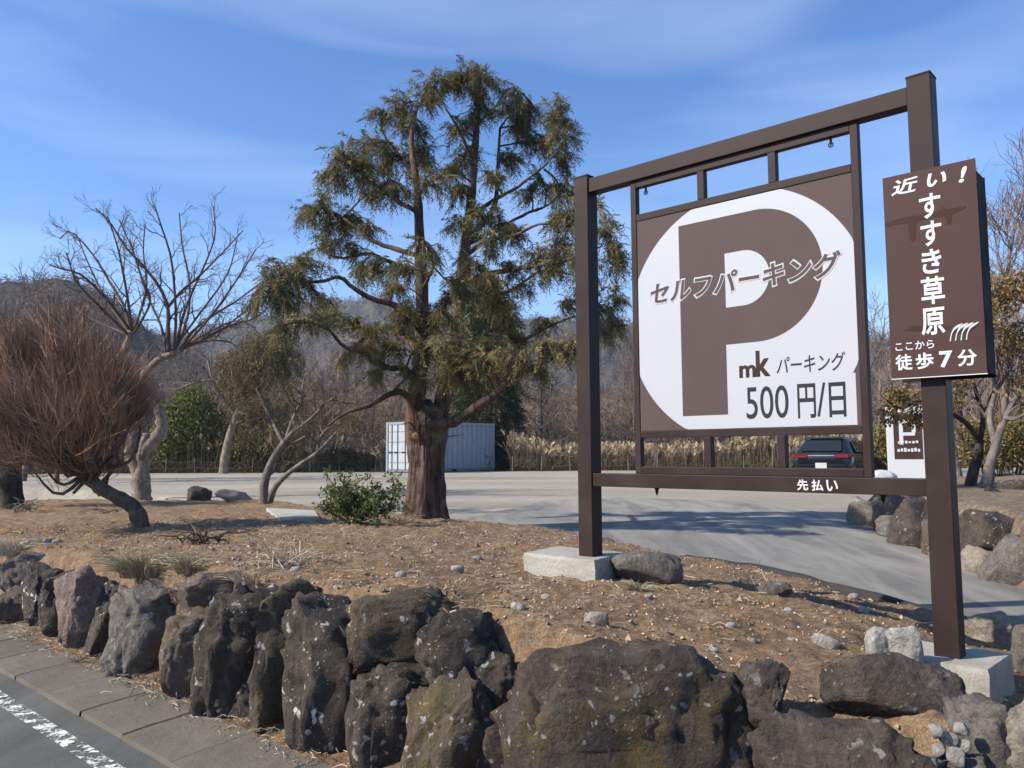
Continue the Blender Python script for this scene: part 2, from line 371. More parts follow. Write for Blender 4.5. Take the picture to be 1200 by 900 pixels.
# far ground sheet, rising behind the car park
def ground_z(x, y):
    k = sstep(46, 95, y) * 7.5 + sstep(95, 260, y) * 6
    k = k * (1 - .25 * sstep(0, 60, x)) + fbm(x, y, .05, 3, 5) * 1.2 * sstep(48, 70, y)
    return -.06 + (LOT - .02 + .06) * sstep(40, 45.5, y) + k
ra = np.r_[np.linspace(0, 40, 12), np.linspace(44, 140, 50), np.geomspace(150, 4500, 26)]; az = np.linspace(0, 2 * pi, 181)
X = ra[:, None] * np.sin(az)[None]; Y = ra[:, None] * np.cos(az)[None]
tag(Geo().grid(np.stack([X, Y, ground_z(X, Y)], -1)).obj('ground', M['wood_floor'], smooth=True), kind='structure')
# hills
def hill(d0, d1, sky_px, mat, seed, bump, base=1.0):
    a = np.linspace(-340, 1540, 520); sk = np.interp(a, [p[0] for p in sky_px], [p[1] for p in sky_px])
    r = np.linspace(0, 1, 46); P = np.zeros((46, 520, 3))
    top = np.array([at_d(x, y, d1) for x, y in zip(a, sk)])
    dr = top.copy(); dr[:, 2] = 0; dr /= d1
    for i, t in enumerate(r):
        f = t / .72; dd = d0 + (d1 - d0) * f
        P[i, :, :2] = (dr * dd)[:, :2]
        h = np.where(f < 1, (1 - (1 - min(f, 1)) ** 1.45), 1 - .8 * (f - 1))
        P[i, :, 2] = base + (top[:, 2] - base) * h
    X, Y = P[..., 0], P[..., 1]
    k = sstep(0, .25, r)[:, None]
    P[..., 2] += k * bump * (fbm(X, Y, 1 / 55., 2, seed) * .9 + fbm(X, Y, 1 / 9., 2, seed + 3) * .45 + fbm(X, Y, 1 / 3.0, 2, seed + 6) * .55)
    tag(Geo().grid(P).obj('hill', mat, smooth=True), kind='structure')
    return P
def hill_wood(P, N, L, cols, seed, label):
    rg = np.random.default_rng(seed); i = rg.integers(2, 34, N); j = rg.integers(1, 519, N); fi = rg.uniform(0, 1, (N, 1)); fj = rg.uniform(0, 1, (N, 1))
    q = (P[i, j] * (1 - fj) + P[i, j - 1] * fj) * (1 - fi) + (P[i + 1, j] * (1 - fj) + P[i + 1, j - 1] * fj) * fi
    ax = np.array([0, 0, 1.]) + rg.normal(size=(N, 3)) * .25
    V, T, C = sprays(q - np.array([0, 0, .3 * L]), ax, rg.uniform(.5, 1.15, N) * L, rg, 10, pal(rg, N, cols), -.05, .07, .45)
    tag(Geo().add(V, None, T, C).obj('hill_woodland', M['tint_dry'], color=True), label, 'woodland', kind='stuff')
HF = hill(300, 640, [(-340, 372), (-60, 380), (120, 402), (220, 398), (300, 380), (370, 358), (415, 353), (460, 356), (510, 372), (570, 382), (640, 381), (700, 384), (800, 392), (950, 402), (1540, 410)], M['hill_far'], 3, 9, 3)
HN = hill(130, 230, [(-340, 355), (-120, 350), (-20, 342), (50, 337), (85, 339), (120, 352), (150, 374), (185, 402), (240, 424), (330, 440), (420, 452), (700, 462), (1000, 455), (1540, 440)], M['hill_near'], 11, 3., 1.5)

# road, edge line, gutter blocks
def strip(name, s0, s1, t0, t1, z0, z1, mat, ns=2):
    g = Geo(); S = np.linspace(s0, s1, ns)
    g.grid(np.array([[ST(s, t0, z0), ST(s, t1, z1)] for s in S])); return g.obj(name, mat)
tag(strip('road', -30, 60, -6.5, 2.6, 0, 0, M['asphalt_road']), kind='structure')
tag(strip('verge', -30, 60, -40, -6.4, .01, .01, M['soil_dry']), kind='structure')
tag(strip('edge_line', -30, 60, 1.71, 1.815, .005, .005, M['worn_line']), kind='structure')
gut = empty('gutter', ST(4, 2.2, 0)); tag(gut, kind='structure')
rr = random.Random(4)
gm = None
for k in range(28):
    s = -1.6 + k * .605
    g = Geo(); o3 = [UA, NA, ZV]
    # an L shaped kerb block: flat apron with a slightly raised back
    prof = [(1.97, 0.0), (1.975, .028), (2.06, .036), (2.10, .040), (2.36, .054), (2.43, .058), (2.44, -.02)]
    n_ = len(prof); V = []
    for e, ds in enumerate((-.299, -.293, .293, .299)):
        for t, z in prof: V.append(ST(s + ds, t, z - (.006 if e in (0, 3) else 0)))
    Q = [(e * n_ + i, e * n_ + i + 1, (e + 1) * n_ + i + 1, (e + 1) * n_ + i) for e in range(3) for i in range(n_ - 1)]
    V = np.array(V) + np.array([0, 0, rr.uniform(-.005, .005)]) + NA * rr.uniform(-.006, .006)
    g.add(V, Q); g.obj('kerb_block', M['concrete_gutter'], gut)

sd_ = np.arange(-1.8, 17, .05); td_ = np.linspace(2.36, 2.75, 12); Sd, Td = np.meshgrid(sd_, td_, indexing='ij')
Zd = .048 + .07 * sstep(2.40, 2.75, Td + fbm(Sd, Td, 3., 3, 14) * .14) + fbm(Sd, Td, 9, 3, 15) * .03
tag(Geo().grid(np.stack([-Sd * sin(YAW) + Td * cos(YAW), Sd * cos(YAW) + Td * sin(YAW), Zd], -1)).obj('dirt_strip', M['soil'], smooth=True), kind='structure')
# ---------------- the planted bank (a built-up berm of brown soil)
CP = []                                                # control points (px, py, z)
for p in [(0, 650, .62), (100, 657, .73), (200, 667, .79), (300, 688, .79), (400, 704, .80), (500, 715, .83), (580, 736, .81), (700, 758, .80), (850, 775, .77), (930, 800, .66), (1000, 830, .58), (1100, 845, .42),
          (0, 620, .68), (165, 622, .72), (100, 600, .68), (300, 640, .78), (450, 650, .78), (20, 598, .66), (165, 582, .62), (313, 592, .66), (400, 612, .72), (497, 610, .72), (560, 612, .68), (600, 680, .70), (690, 684, .66), (640, 640, .66), (720, 650, .60), (790, 672, .585),
          (850, 720, .66), (960, 752, .56), (1060, 780, .47), (1110, 800, .39), (1150, 815, .34), (1190, 800, .31), (1180, 760, .29), (800, 652, .5), (900, 668, .46), (1000, 693, .39), (1095, 717, .33), (1200, 746, .25), (600, 613, .62), (700, 629, .565), (0, 587, .6), (-150, 587, .6), (-200, 640, .66), (300, 583, .6)]:
    q = at_z(*p); CP.append((q[0], q[1], p[2]))
CP += [(3.9, 4.2, .2), (3.0, 2.2, .25), (2.4, 2.6, .35), (-12, 17, .58), (-14, 12, .62), (-9, 10.5, .62)]
CP = np.array(CP)
_d = np.hypot(CP[:, None, 0] - CP[None, :, 0], CP[:, None, 1] - CP[None, :, 1])
_K = np.sqrt(_d ** 2 + .35 ** 2); _A = np.linalg.solve(_K + np.eye(len(CP)) * .02, CP[:, 2] - .6)
BERM = [ST(-1.3, 3.0)[:2], ST(.5, 3.2)[:2], ST(1.4, 3.2)[:2], ST(2.4, 3.08)[:2], ST(4, 2.86)[:2], ST(9, 2.72)[:2], ST(20, 2.70)[:2], (-17, 17.5), (-8, 17.6), (-5.0, 16.9), (-2.9, 13.4), (-1.0, 11.6)]
for p in [(600, 612, .62), (700, 628, .56), (800, 650, .5), (900, 667, .45), (1000, 692, .38), (1095, 716, .32), (1200, 745, .25)]:
    BERM.append(tuple(at_z(*p)[:2]))
BERM += [(4.1, 4.9), (3.9, 3.0), (3.0, 1.1)]
BERM = np.array([np.asarray(b, float) for b in BERM])
def berm_base(x, y):
    x = np.asarray(x, float); y = np.asarray(y, float); h = np.full(x.shape, .6)
    for (a, b, c), w in zip(CP, _A): h = h + w * np.sqrt((x - a) ** 2 + (y - b) ** 2 + .35 ** 2)
    return np.clip(h, .1, .92)
def berm_z(x, y):
    x = np.asarray(x, float); y = np.asarray(y, float)
    sd = inpoly(BERM, x, y) + fbm(x, y, 3., 3, 77) * .10
    h = berm_base(x, y) + fbm(x, y, 1.3, 2, 21) * .05 + fbm(x, y, 5, 4, 31, .6) * .045
    tt_ = x * cos(YAW) + y * sin(YAW)
    return h - np.where(tt_ < 3.6, 4.5, 1.1) * np.clip(sd, 0, 3) - .12 * sstep(-.12, .06, sd)
s_ = np.r_[np.arange(-1.6, 7.5, .035), np.arange(7.5, 21, .09)]; t_ = np.r_[np.arange(2.38, 6.5, .035), np.arange(6.5, 21, .08)]
S2, T2 = np.meshgrid(s_, t_, indexing='ij'); X = -S2 * sin(YAW) + T2 * cos(YAW); Y = S2 * cos(YAW) + T2 * sin(YAW)
Z = berm_z(X, Y)
tag(Geo().grid(np.stack([X, Y, np.maximum(Z, -.3)], -1)).obj('soil_bank', M['soil'], smooth=True), kind='structure')
def bz(x, y): return float(berm_z(np.array([x]), np.array([y]))[0])
def on_bank(px, py):
    """where the line of sight meets the bank"""
    r = ray(px, py); d = np.arange(2.0, 20, .01); p = EYE[None] + r[None] * d[:, None]
    z = berm_z(p[:, 0], p[:, 1]); k = np.where(p[:, 2] < z)[0]
    return p[k[0]] if len(k) else at_z(px, py, .6)

# ---------------- car park and driveway
x_ = np.arange(-34, 30, .5); y_ = np.r_[np.arange(4.6, 20, .25), np.arange(20, 46, .6)]
Xg, Yg = np.meshgrid(x_, y_, indexing='ij'); Sg = -Xg * sin(YAW) + Yg * cos(YAW); Tg = Xg * cos(YAW) + Yg * sin(YAW)
Zg = drive_z(Sg) + fbm(Xg, Yg, .35, 3, 9) * .03
Zg = np.where(Tg < 6.35, -.2, Zg)
Zg = np.where((Xg < -6) & (Tg < 9), -.2, Zg)
tag(Geo().grid(np.stack([Xg, Yg, Zg], -1)).obj('car_park', M['gravel'], smooth=True), kind='structure')
Lp = [at_z(540, 607, .56)[:2]] + [np.array(b) for b in BERM[13:19]] + [np.array([4.15, 4.9]), np.array([4.3, 3.4]), np.array([4.2, 1.2])]
Lp = [p + np.array([-.25, -.25]) for p in Lp]
Rp = [at_z(*p)[:2] for p in [(640, 588, .5), (740, 584, .5), (850, 588, .5), (930, 596, .5), (1000, 609, .46), (1050, 628, .38), (1090, 652, .32), (1150, 676, .25), (1210, 702, .2)]] + [np.array([5.2, 5.2]), np.array([6.6, 2.0])]
def resample(P, n):
    P = np.asarray(P, float); d = np.r_[0, np.cumsum(np.hypot(*np.diff(P, axis=0).T))]; u = np.linspace(0, d[-1], n)
    return np.stack([np.interp(u, d, P[:, k]) for k in range(P.shape[1])], 1)
A_ = resample(Lp, 60); B_ = resample(Rp, 60); f = np.linspace(0, 1, 20)[None, :, None]
D_ = A_[:, None] * (1 - f) + B_[:, None] * f
Dz = drive_z(-D_[..., 0] * sin(YAW) + D_[..., 1] * cos(YAW)) + fbm(D_[..., 0], D_[..., 1], .35, 3, 9) * .03 + .018
tag(Geo().grid(np.concatenate([D_, Dz[..., None]], -1)).obj('driveway', M['asphalt_drive'], smooth=True), kind='structure')
# rolled asphalt lip along the soil edge, its shade put into the dark colour
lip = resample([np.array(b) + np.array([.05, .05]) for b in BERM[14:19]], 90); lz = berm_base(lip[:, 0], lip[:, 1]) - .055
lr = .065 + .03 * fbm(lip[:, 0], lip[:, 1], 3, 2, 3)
tag(Geo().tube(np.c_[lip, lz], np.clip(lr, .02, 1), 8).obj('shaded_asphalt_lip', M['shaded_asphalt_lip'], smooth=True), kind='structure')

# ---------------- terrace on the far side of the driveway
TER = np.array([(5.95, 13.8), (5.55, 10.6), (5.25, 8.6), (5.15, 7.4), (5.5, 5.2), (7, 2), (26, 2), (30, 20), (13.5, 21), (9.2, 17.5)])
def ter_z(x, y):
    sd = inpoly(TER, x, y) + fbm(x, y, 2., 3, 51) * .15
    return .93 + .02 * (x - 7) + fbm(x, y, .8, 4, 61) * .12 - 1.3 * np.clip(sd + .25, 0, 2)
x_ = np.arange(4.6, 27, .12); y_ = np.arange(2, 21.6, .12); Xt, Yt = np.meshgrid(x_, y_, indexing='ij')
tag(Geo().grid(np.stack([Xt, Yt, np.maximum(ter_z(Xt, Yt), -.1)], -1)).obj('terrace', M['soil_dry'], smooth=True), kind='structure')

# ================================================================== ROCKS
_ico = {}
def ico(k):
    if k not in _ico:
        b = bmesh.new(); bmesh.ops.create_icosphere(b, subdivisions=k, radius=1)
        _ico[k] = (np.array([v.co[:] for v in b.verts]), np.array([[v.index for v in f.verts] for f in b.faces])); b.free()
    return _ico[k]
def rock_geo(c, half, ax, seed, sub=4, cuts=9, rough=.09, pw=.75):
    rg = np.random.default_rng(seed); V, T = ico(sub); P = np.sign(V) * np.abs(V) ** pw
    P = P / np.abs(P).max(0)
    P = P * 1.0
    for k in range(cuts):
        n = nrm(rg.normal(size=3) * np.array([1, 1.1, .8])); h = rg.uniform(.60, .93) * (P @ n).max()
        e = np.clip(P @ n - h, 0, None); P = P - e[:, None] * n * rg.uniform(.85, 1)
    P = (P - (P.max(0) + P.min(0)) / 2) / ((P.max(0) - P.min(0)) / 2); off = Vector(rg.uniform(-50, 50, 3))
    sc = np.asarray(half) / max(half)
    D = np.array([mnoise.fractal(Vector(p * sc) * 2.1 + off, .8, 2.1, 6) for p in P]); D2 = np.array([mnoise.ridged_multi_fractal(Vector(p * sc) * 1.7 + off, 1., 2., 5, 1., 2.) for p in P])
    D3 = np.array([mnoise.fractal(Vector((p[0] * 7 * sc[0], p[1] * 7 * sc[1], p[2] * 1.6 * sc[2])) + off, .9, 2.2, 4) for p in P])
    P = P * (1 + rough * D - rough * .35 * (D2 - 1.2) + rough * .33 * D3)[:, None]
    W_ = P * sc + .10 * np.stack([D, D3, D2 - 1.2], 1)
    D4 = np.array([mnoise.cell(Vector((p[0] * 2.6, p[1] * 2.6, p[2] * 1.5)) + off) for p in W_]); D5 = np.array([mnoise.cell(Vector((p[0] * 6.1, p[1] * 6.1, p[2] * 3.7)) - off) for p in W_])
    if sub >= 4: P = P * (1 + rough * .46 * D4 + rough * .24 * D5)[:, None]
    P = (P - (P.max(0) + P.min(0)) / 2) / ((P.max(0) - P.min(0)) / 2)
    P = P * np.asarray(half); return P @ np.asarray(ax) + np.asarray(c), T
def rock_obj(name, x0, y0, x1, y1, d_or_t, mat, seed, parent=None, mode='t', depth=.8, sub=4, cuts=9, tilt=0, rough=.09, pw=.75, push=.0):
    """box in the photo + the depth of the wall it belongs to"""
    cx, cy = (x0 + x1) / 2, (y0 + y1) / 2
    C = at_t(cx, cy, d_or_t) if mode == 't' else (at_d(cx, cy, d_or_t) if mode == 'd' else at_z(cx, y1 - .15 * (y1 - y0), d_or_t))
    d = C[1]
    if mode == 'z': C = at_d(cx, cy, d)
    w = np.linalg.norm(at_d(x1, cy, d) - at_d(x0, cy, d)) / 2; h = np.linalg.norm(at_d(cx, y0, d) - at_d(cx, y1, d)) / 2
    f = nrm(np.array([C[0], C[1], 0])); r = np.array([f[1], -f[0], 0]); dp = depth * min(w, h)
    a = radians(tilt); ax = np.array([r * cos(a) + ZV * sin(a), f, ZV * cos(a) - r * sin(a)])
    V, T = rock_geo(C + f * push, (w, dp, h), ax, seed, sub, cuts, rough, pw)
    g = Geo().add(V, None, T)
    if parent is None:
        o = g.obj(name, M[mat], smooth=True, origin=C - ZV * h)
    else: o = g.obj(name, M[mat], parent, smooth=True, origin=C)
    return o
wall = empty('boulder_wall', ST(4, 2.5, 0)); tag(wall, 'retaining wall of dark lichen-spotted boulders along the roadside gutter', 'wall')
WB = [(-60, 655, 12, 740, 2.62, 'rock_grey', 1.0), (4, 650, 64, 705, 2.70, 'rock_grey', 1.0), (4, 690, 48, 735, 2.56, 'rock_brown', 1.), (34, 660, 72, 738, 2.62, 'rock_lichen', 1.3),
      (56, 672, 96, 756, 2.62, 'rock_dark', 1.2), (78, 670, 128, 772, 2.60, 'rock_pink', 1.1), (118, 682, 158, 728, 2.76, 'rock_dark', 1.1), (110, 712, 152, 786, 2.62, 'rock_dark', 1.1), (138, 690, 218, 812, 2.62, 'rock_grey', .9),
      (188, 690, 240, 745, 2.84, 'rock_dark', 1.1), (225, 672, 305, 728, 2.84, 'rock_brown', .9), (203, 720, 268, 836, 2.62, 'rock_brown', 1.1), (246, 690, 338, 858, 2.66, 'rock_lichen', 1.0), (262, 800, 330, 872, 2.58, 'rock_dark', 1.0),  # first dark boulder here stands in for a hollow in shadow
      (306, 688, 378, 884, 2.68, 'rock_moss', 1.3), (348, 704, 446, 900, 2.66, 'rock_lichen', 1.0), (425, 700, 530, 800, 2.82, 'rock_moss', .9), (500, 722, 585, 810, 2.80, 'rock_lichen', .9), (540, 765, 596, 870, 2.84, 'rock_dark', 1.0), (420, 775, 512, 960, 2.68, 'rock_dark', 1.0), (486, 790, 588, 975, 2.70, 'rock_moss', 1.0),  # first dark boulder here is added to stand for a black shadow cavity
      (548, 850, 620, 1040, 2.78, 'rock_dark', 1.0), (570, 754, 886, 1050, 2.72, 'rock_big', 1.0), (862, 780, 914, 862, 2.98, 'rock_purple', 1.0), (880, 852, 1100, 1040, 2.72, 'rock_purple', .9),
      (1104, 900, 1150, 960, 2.95, 'rock_grey', 1.0), (1126, 832, 1196, 960, 3.15, 'rock_grey', .9), (1178, 822, 1262, 960, 3.2, 'rock_tan', .9)]
for k, (x0, y0, x1, y1, t, m, dp) in enumerate(WB):
    big = (x1 - x0) > 75
    e = .19 * (x1 - x0); e2 = .05 * (y1 - y0)
    if (x1 - x0) > 200: e = e2 = 4
    rock_obj('boulder', x0 - e, y0 - e2, x1 + e, y1 + e2, t, m, 100 + k, wall, depth=dp * (.55 if (x1 - x0) > 200 else .9), sub=5, cuts=16, rough=.12, tilt=((k * 37) % 17 - 8) * .7, pw=.55, push=.10)
wall2 = empty('boulder_wall', (5.2, 9, .3)); tag(wall2, 'broken boulder wall holding up the terrace beyond the driveway', 'wall')
RW = [(996, 584, 1034, 616, 12.6, 'rock_tan'), (1026, 580, 1066, 622, 11.9, 'rock_brown'), (1046, 582, 1096, 664, 10.6, 'rock_purple'), (1030, 604, 1062, 634, 11.4, 'rock_grey'), (1084, 600, 1136, 672, 9.6, 'rock_brown'),
      (1120, 596, 1200, 650, 8.9, 'rock_dark'), (1128, 640, 1166, 690, 8.7, 'rock_tan'), (1152, 626, 1215, 712, 8.2, 'rock_grey'), (1196, 600, 1270, 700, 7.9, 'rock_brown'), (1196, 680, 1290, 760, 7.4, 'rock_tan'), (1104, 650, 1140, 684, 9.1, 'rock_grey')]
for k, (x0, y0, x1, y1, d, m) in enumerate(RW):
    rock_obj('boulder', x0 - 3, y0 - 1, x1 + 3, y1 + 4, d, m, 300 + k, wall2, 'd', depth=.95, sub=4, cuts=12, pw=.7, tilt=((k * 29) % 19 - 9))
# loose rocks lying on the bank
def loose(name, x0, y0, x1, y1, mat, seed, label, depth=.9, tilt=0, sub=4, group=None, sink=.12, cat='rock'):
    g_ = on_bank((x0 + x1) / 2, y1 - .1 * (y1 - y0)); d = g_[1] + .03
    o = rock_obj(name, x0, y0, x1, y1 + sink * (y1 - y0), d, mat, seed, None, 'd', depth, sub, tilt=tilt)
    return tag(o, label, cat, group)
loose('rock', 714, 646, 800, 688, 'rock_grey', 401, 'grey angular rock beside the concrete footing of the sign', .9)
loose('rock', 966, 764, 1134, 846, 'rock_purple', 402, 'long dark purplish rock lying in front of the right-hand footing', .75, -9, 5)
loose('rock', 1014, 735, 1046, 772, 'rock_pale', 403, 'pale speckled stone behind the long dark rock', .9)
loose('rock', 1042, 732, 1080, 782, 'rock_pale', 404, 'upright pale stone standing against the long dark rock', .8, 6)
loose('rock', 1130, 716, 1192, 756, 'rock_tan', 405, 'tan rock half in shade behind the right-hand signpost', 1.)
loose('rock', 1188, 728, 1240, 800, 'rock_grey', 406, 'grey rock at the driveway edge past the signpost', 1.)
loose('rock', 218, 569, 248, 588, 'rock_dark', 407, 'small black rock at the back edge of the bank', .9)
loose('rock', 252, 574, 296, 588, 'rock_tan', 408, 'flat tilted reddish stone next to the black rock', .8, -10)
loose('rock', 888, 681, 928, 699, 'rock_grey', 409, 'low rough stone near the driveway edge behind the bank', .9)
loose('rock', 684, 716, 714, 734, 'rock_tan', 410, 'pale tan broken block on the soil below the grey rock', .8, 3)
loose('rock', 950, 744, 982, 762, 'rock_pale', 411, 'flat whitish stone on the soil left of the pale stones', .8, -12)
for k, (x, y, w_) in enumerate([(856, 735, 8), (607, 712, 9), (836, 762, 6), (536, 668, 8), (470, 674, 7), (346, 668, 6), (396, 690, 6), (1000, 700, 7), (760, 700, 6), (56, 634, 5), (66, 635, 5), (640, 700, 6), (925, 716, 6), (1012, 716, 7), (880, 752, 6), (560, 655, 6)]):
    loose('stone', x - w_, y - w_ * .75, x + w_, y + w_ * .5, 'rock_pale', 430 + k, 'small pale stone lying loose on the brown bank', .9, group='small pale stones on the bank', sub=2, cat='stone')
for k, (x0, y0, x1, y1) in enumerate([(1088, 848, 1106, 866), (1100, 858, 1122, 874), (1118, 846, 1136, 862), (1110, 876, 1130, 900), (1092, 872, 1108, 888), (1122, 866, 1138, 884)]):
    tag(rock_obj('rubble', x0, y0, x1, y1, 3.02 + .03 * (k % 3), 'rock_pale', 460 + k, None, 't', .8, 3), 'pale rubble stone wedged between the boulders below the footing', 'stone', 'rubble stones between the boulders')

# ================================================================== THE SIGN
TS = 4.90                                            # plane of the sign (centre of the posts)
pw_ = .0635
SIGN_AX = np.array([-UA, NA, ZV])                    # local x runs to the right along the sign, y away
sg = empty('parking_sign', ST(2.4, TS, .6)); tag(sg, 'tall brown steel frame holding the big round white P parking panel', 'sign')
def sbox(name, s0, s1, z0, z1, t0, t1, mat, parent, bev=.004):
    c = ST((s0 + s1) / 2, (t0 + t1) / 2, (z0 + z1) / 2); g = Geo().box(c, (abs(s1 - s0) / 2, abs(t1 - t0) / 2, abs(z1 - z0) / 2), SIGN_AX)
    o = g.obj(name, M[mat], parent)
    if bev:
        m = o.modifiers.new('bevel', 'BEVEL'); m.width = bev; m.segments = 2
    return o
SL, SR = 3.645, 1.235                                # the two posts
sbox('post', SL + pw_, SL - pw_, .70, 3.705, TS - pw_, TS + pw_, 'brown_metal', sg)
sbox('post', SR + pw_, SR - pw_, .36, 3.725, TS - pw_, TS + pw_, 'brown_metal', sg)
for s in (SL, SR):
    sbox('post_cap', s + pw_ + .003, s - pw_ - .003, 3.704 if s == SL else 3.724, 3.716 if s == SL else 3.736, TS - pw_ - .003, TS + pw_ + .003, 'brown_metal', sg, .003)
sbox('top_rail', SL - pw_ - .001, SR + pw_ + .001, 3.573, 3.682, TS - .05, TS + .05, 'brown_metal', sg)
sbox('bottom_rail', SL - pw_ - .001, SR + pw_ + .001, 1.338, 1.434, TS - .052, TS + .052, 'brown_metal', sg)
FT = (TS - .026, TS + .026)
sbox('frame_bar', 3.218, 3.172, 1.436, 3.571, *FT, 'brown_metal', sg, .003)
sbox('frame_bar', 1.638, 1.592, 1.436, 3.571, *FT, 'brown_metal', sg, .003)
for z0, z1 in ((3.52, 3.571), (3.268, 3.318), (1.690, 1.738), (1.436, 1.486)):
    sbox('frame_bar', 3.171, 1.639, z0, z1, *FT, 'brown_metal', sg, .003)
for s in (2.645, 2.133):
    sbox('mullion', s + .026, s - .026, 3.319, 3.519, *FT, 'brown_metal', sg, .003)
    sbox('mullion', s + .026, s - .026, 1.487, 1.689, *FT, 'brown_metal', sg, .003)
panel = sbox('panel', 3.171, 1.639, 1.739, 3.267, TS - .020, TS + .012, 'brown_panel', sg, .002)
def on_sign(X, Z, t, S0): return UA[None] * (S0 - X)[:, None] + NA[None] * t + ZV[None] * Z[:, None]
def flat_poly(name, XZ, t, S0, mat, parent, th=.0008, hole=None):
    cu = bpy.data.curves.new('tmp', 'CURVE'); cu.dimensions = '2D'; cu.fill_mode = 'BOTH'; cu.extrude = 0
    for pts in [XZ] + ([hole] if hole is not None else []):
        sp = cu.splines.new('POLY'); sp.points.add(len(pts) - 1); sp.use_cyclic_u = True
        for p, q in zip(sp.points, pts): p.co = (q[0], q[1], 0, 1)
    return flat_curve(name, cu, t, S0, mat, parent, th)
def flat_curve(name, cu, t, S0, mat, parent, th=.0008, fit=None, warp=None):
    ob = bpy.data.objects.new('tmp', cu); COL.objects.link(ob)
    me = bpy.data.meshes.new_from_object(ob.evaluated_get(bpy.context.evaluated_depsgraph_get())); bpy.data.objects.remove(ob)
    V = np.array([v.co[:] for v in me.vertices]); Fc = [list(p.vertices) for p in me.polygons]; bpy.data.meshes.remove(me)
    X, Z = V[:, 0].copy(), V[:, 1].copy()
    if fit:
        x0, x1, z0, z1 = fit; X = x0 + (X - X.min()) / (X.max() - X.min()) * (x1 - x0); Z = z0 + (Z - Z.min()) / (Z.max() - Z.min()) * (z1 - z0)
    if warp: X, Z = warp(X, Z)
    P = on_sign(X, Z, t, S0)
    if fit:
        P = P - NA[None] * ((V[:, 2] - V[:, 2].min()) / (np.ptp(V[:, 2]) + 1e-9) * .0011 - .0001)[:, None]
    m2 = bpy.data.meshes.new(name); m2.from_pydata([tuple(p) for p in P - wloc(parent)], [], Fc); m2.validate()
    b = bmesh.new(); b.from_mesh(m2)
    if not fit: bmesh.ops.remove_doubles(b, verts=b.verts, dist=1e-5)
    if not fit:
        r = bmesh.ops.extrude_face_region(b, geom=b.faces[:]); vv = [e for e in r['geom'] if isinstance(e, bmesh.types.BMVert)]
        bmesh.ops.translate(b, verts=vv, vec=Vector(-NA * th))
    b.to_mesh(m2); b.free()
    m2.materials.append(M[mat]); o = bpy.data.objects.new(name, m2); link(o, parent); return o
def text(name, body, fit, t, S0, mat, parent, off=0., warp=None, spacing=1.0):
    cu = bpy.data.curves.new('tmp', 'FONT'); cu.body = body; cu.size = 1; cu.bevel_depth = max(off, .004); cu.bevel_resolution = 1; cu.space_character = spacing; cu.resolution_u = 4
    return flat_curve(name, cu, t, S0, mat, parent, .0012, fit, warp)
S0 = 3.171; t1 = TS - .0203
an = np.linspace(0, 2 * pi, 160, endpoint=False)
flat_poly('white_disc', np.c_[np.clip(.770 + .842 * np.cos(an), .003, 1.529), np.clip(2.485 + .842 * np.sin(an), 1.742, 3.264)], t1, S0, 'white_panel', panel)
a2 = np.linspace(pi / 2, -pi / 2, 40)
outer = [(.345, 1.834), (.345, 3.165)] + [(.905 + .434 * cos(a), 2.731 + .434 * sin(a)) for a in a2] + [(.682, 2.297), (.682, 1.834)]
inner = [(.688, 2.912), (.688, 2.545)] + [(.814 + .1835 * cos(a), 2.7285 + .1835 * sin(a)) for a in a2[::-1]]
flat_poly('letter_p', outer, t1 - .0010, S0, 'brown_panel', panel, hole=inner)
flat_poly('price_sticker', [(.690, 1.744), (1.508, 1.744), (1.508, 2.052), (.690, 2.052)], t1 - .0010, S0, 'white_panel', panel)
def grow(X, Z):
    k = (X - .10) / 1.36; return X + (Z - 2.64) * .14, Z + .012 * k
text('lettering', 'セルフパーキング', (.084, 1.446, 2.622, 2.806), t1 - .0019, S0, 'white_panel', panel, .060, grow)
text('lettering', 'セルフパーキング', (.096, 1.434, 2.634, 2.794), t1 - .0031, S0, 'brown_panel', panel, .022, grow)
text('lettering', 'm', (.770, .885, 2.069, 2.150), t1 - .0020, S0, 'brown_metal', panel, .03)
text('lettering', 'k', (.886, .984, 2.069, 2.238), t1 - .0020, S0, 'brown_metal', panel, .03)
text('lettering', 'パーキング', (1.021, 1.44, 2.074, 2.186), t1 - .0020, S0, 'brown_metal', panel, .0, lambda X, Z: (X + (Z - 2.07) * .12, Z))
text('lettering', '500', (.812, 1.095, 1.798, 2.006), t1 - .0020, S0, 'ink', panel, .004)
text('lettering', '円', (1.152, 1.266, 1.792, 2.006), t1 - .0020, S0, 'ink', panel, .014)
text('lettering', '/', (1.272, 1.328, 1.80, 2.006), t1 - .0020, S0, 'ink', panel, -.008)
text('lettering', '日', (1.346, 1.447, 1.793, 2.004), t1 - .0020, S0, 'ink', panel, .014)
br_ = [o for o in sg.children if o.name.startswith('bottom_rail')][0]
for ch, x0, x1 in (('先', 1.142, 1.212), ('払', 1.232, 1.304), ('い', 1.322, 1.390)):
    text('lettering', ch, (x0, x1, 1.352, 1.418), TS - .0523, S0, 'white_text', br_, .022)
# shackles and drip bolts
for s in (3.10, 1.76):
    g = Geo(); c = ST(s, TS, 3.50)
    g.tube([c + ZV * .03, c, c - ZV * .03], [.006, .009, .004], 8)
    a3 = np.linspace(0, 2 * pi, 13); g.tube([c - ZV * .025 + UA * .014 * cos(a) + ZV * .014 * sin(a) for a in a3], [.004] * 13, 6)
    g.obj('eye_bolt', M['dark_metal'], sg, smooth=True)
for s in (3.06, 1.545):
    c = ST(s, TS, 1.337); Geo().lathe(c, [(.0, -.055), (.006, -.045), (.010, -.03), (.013, -.008), (.018, -.008), (.018, 0)], None, 10).obj('bolt', M['dark_metal'], sg)
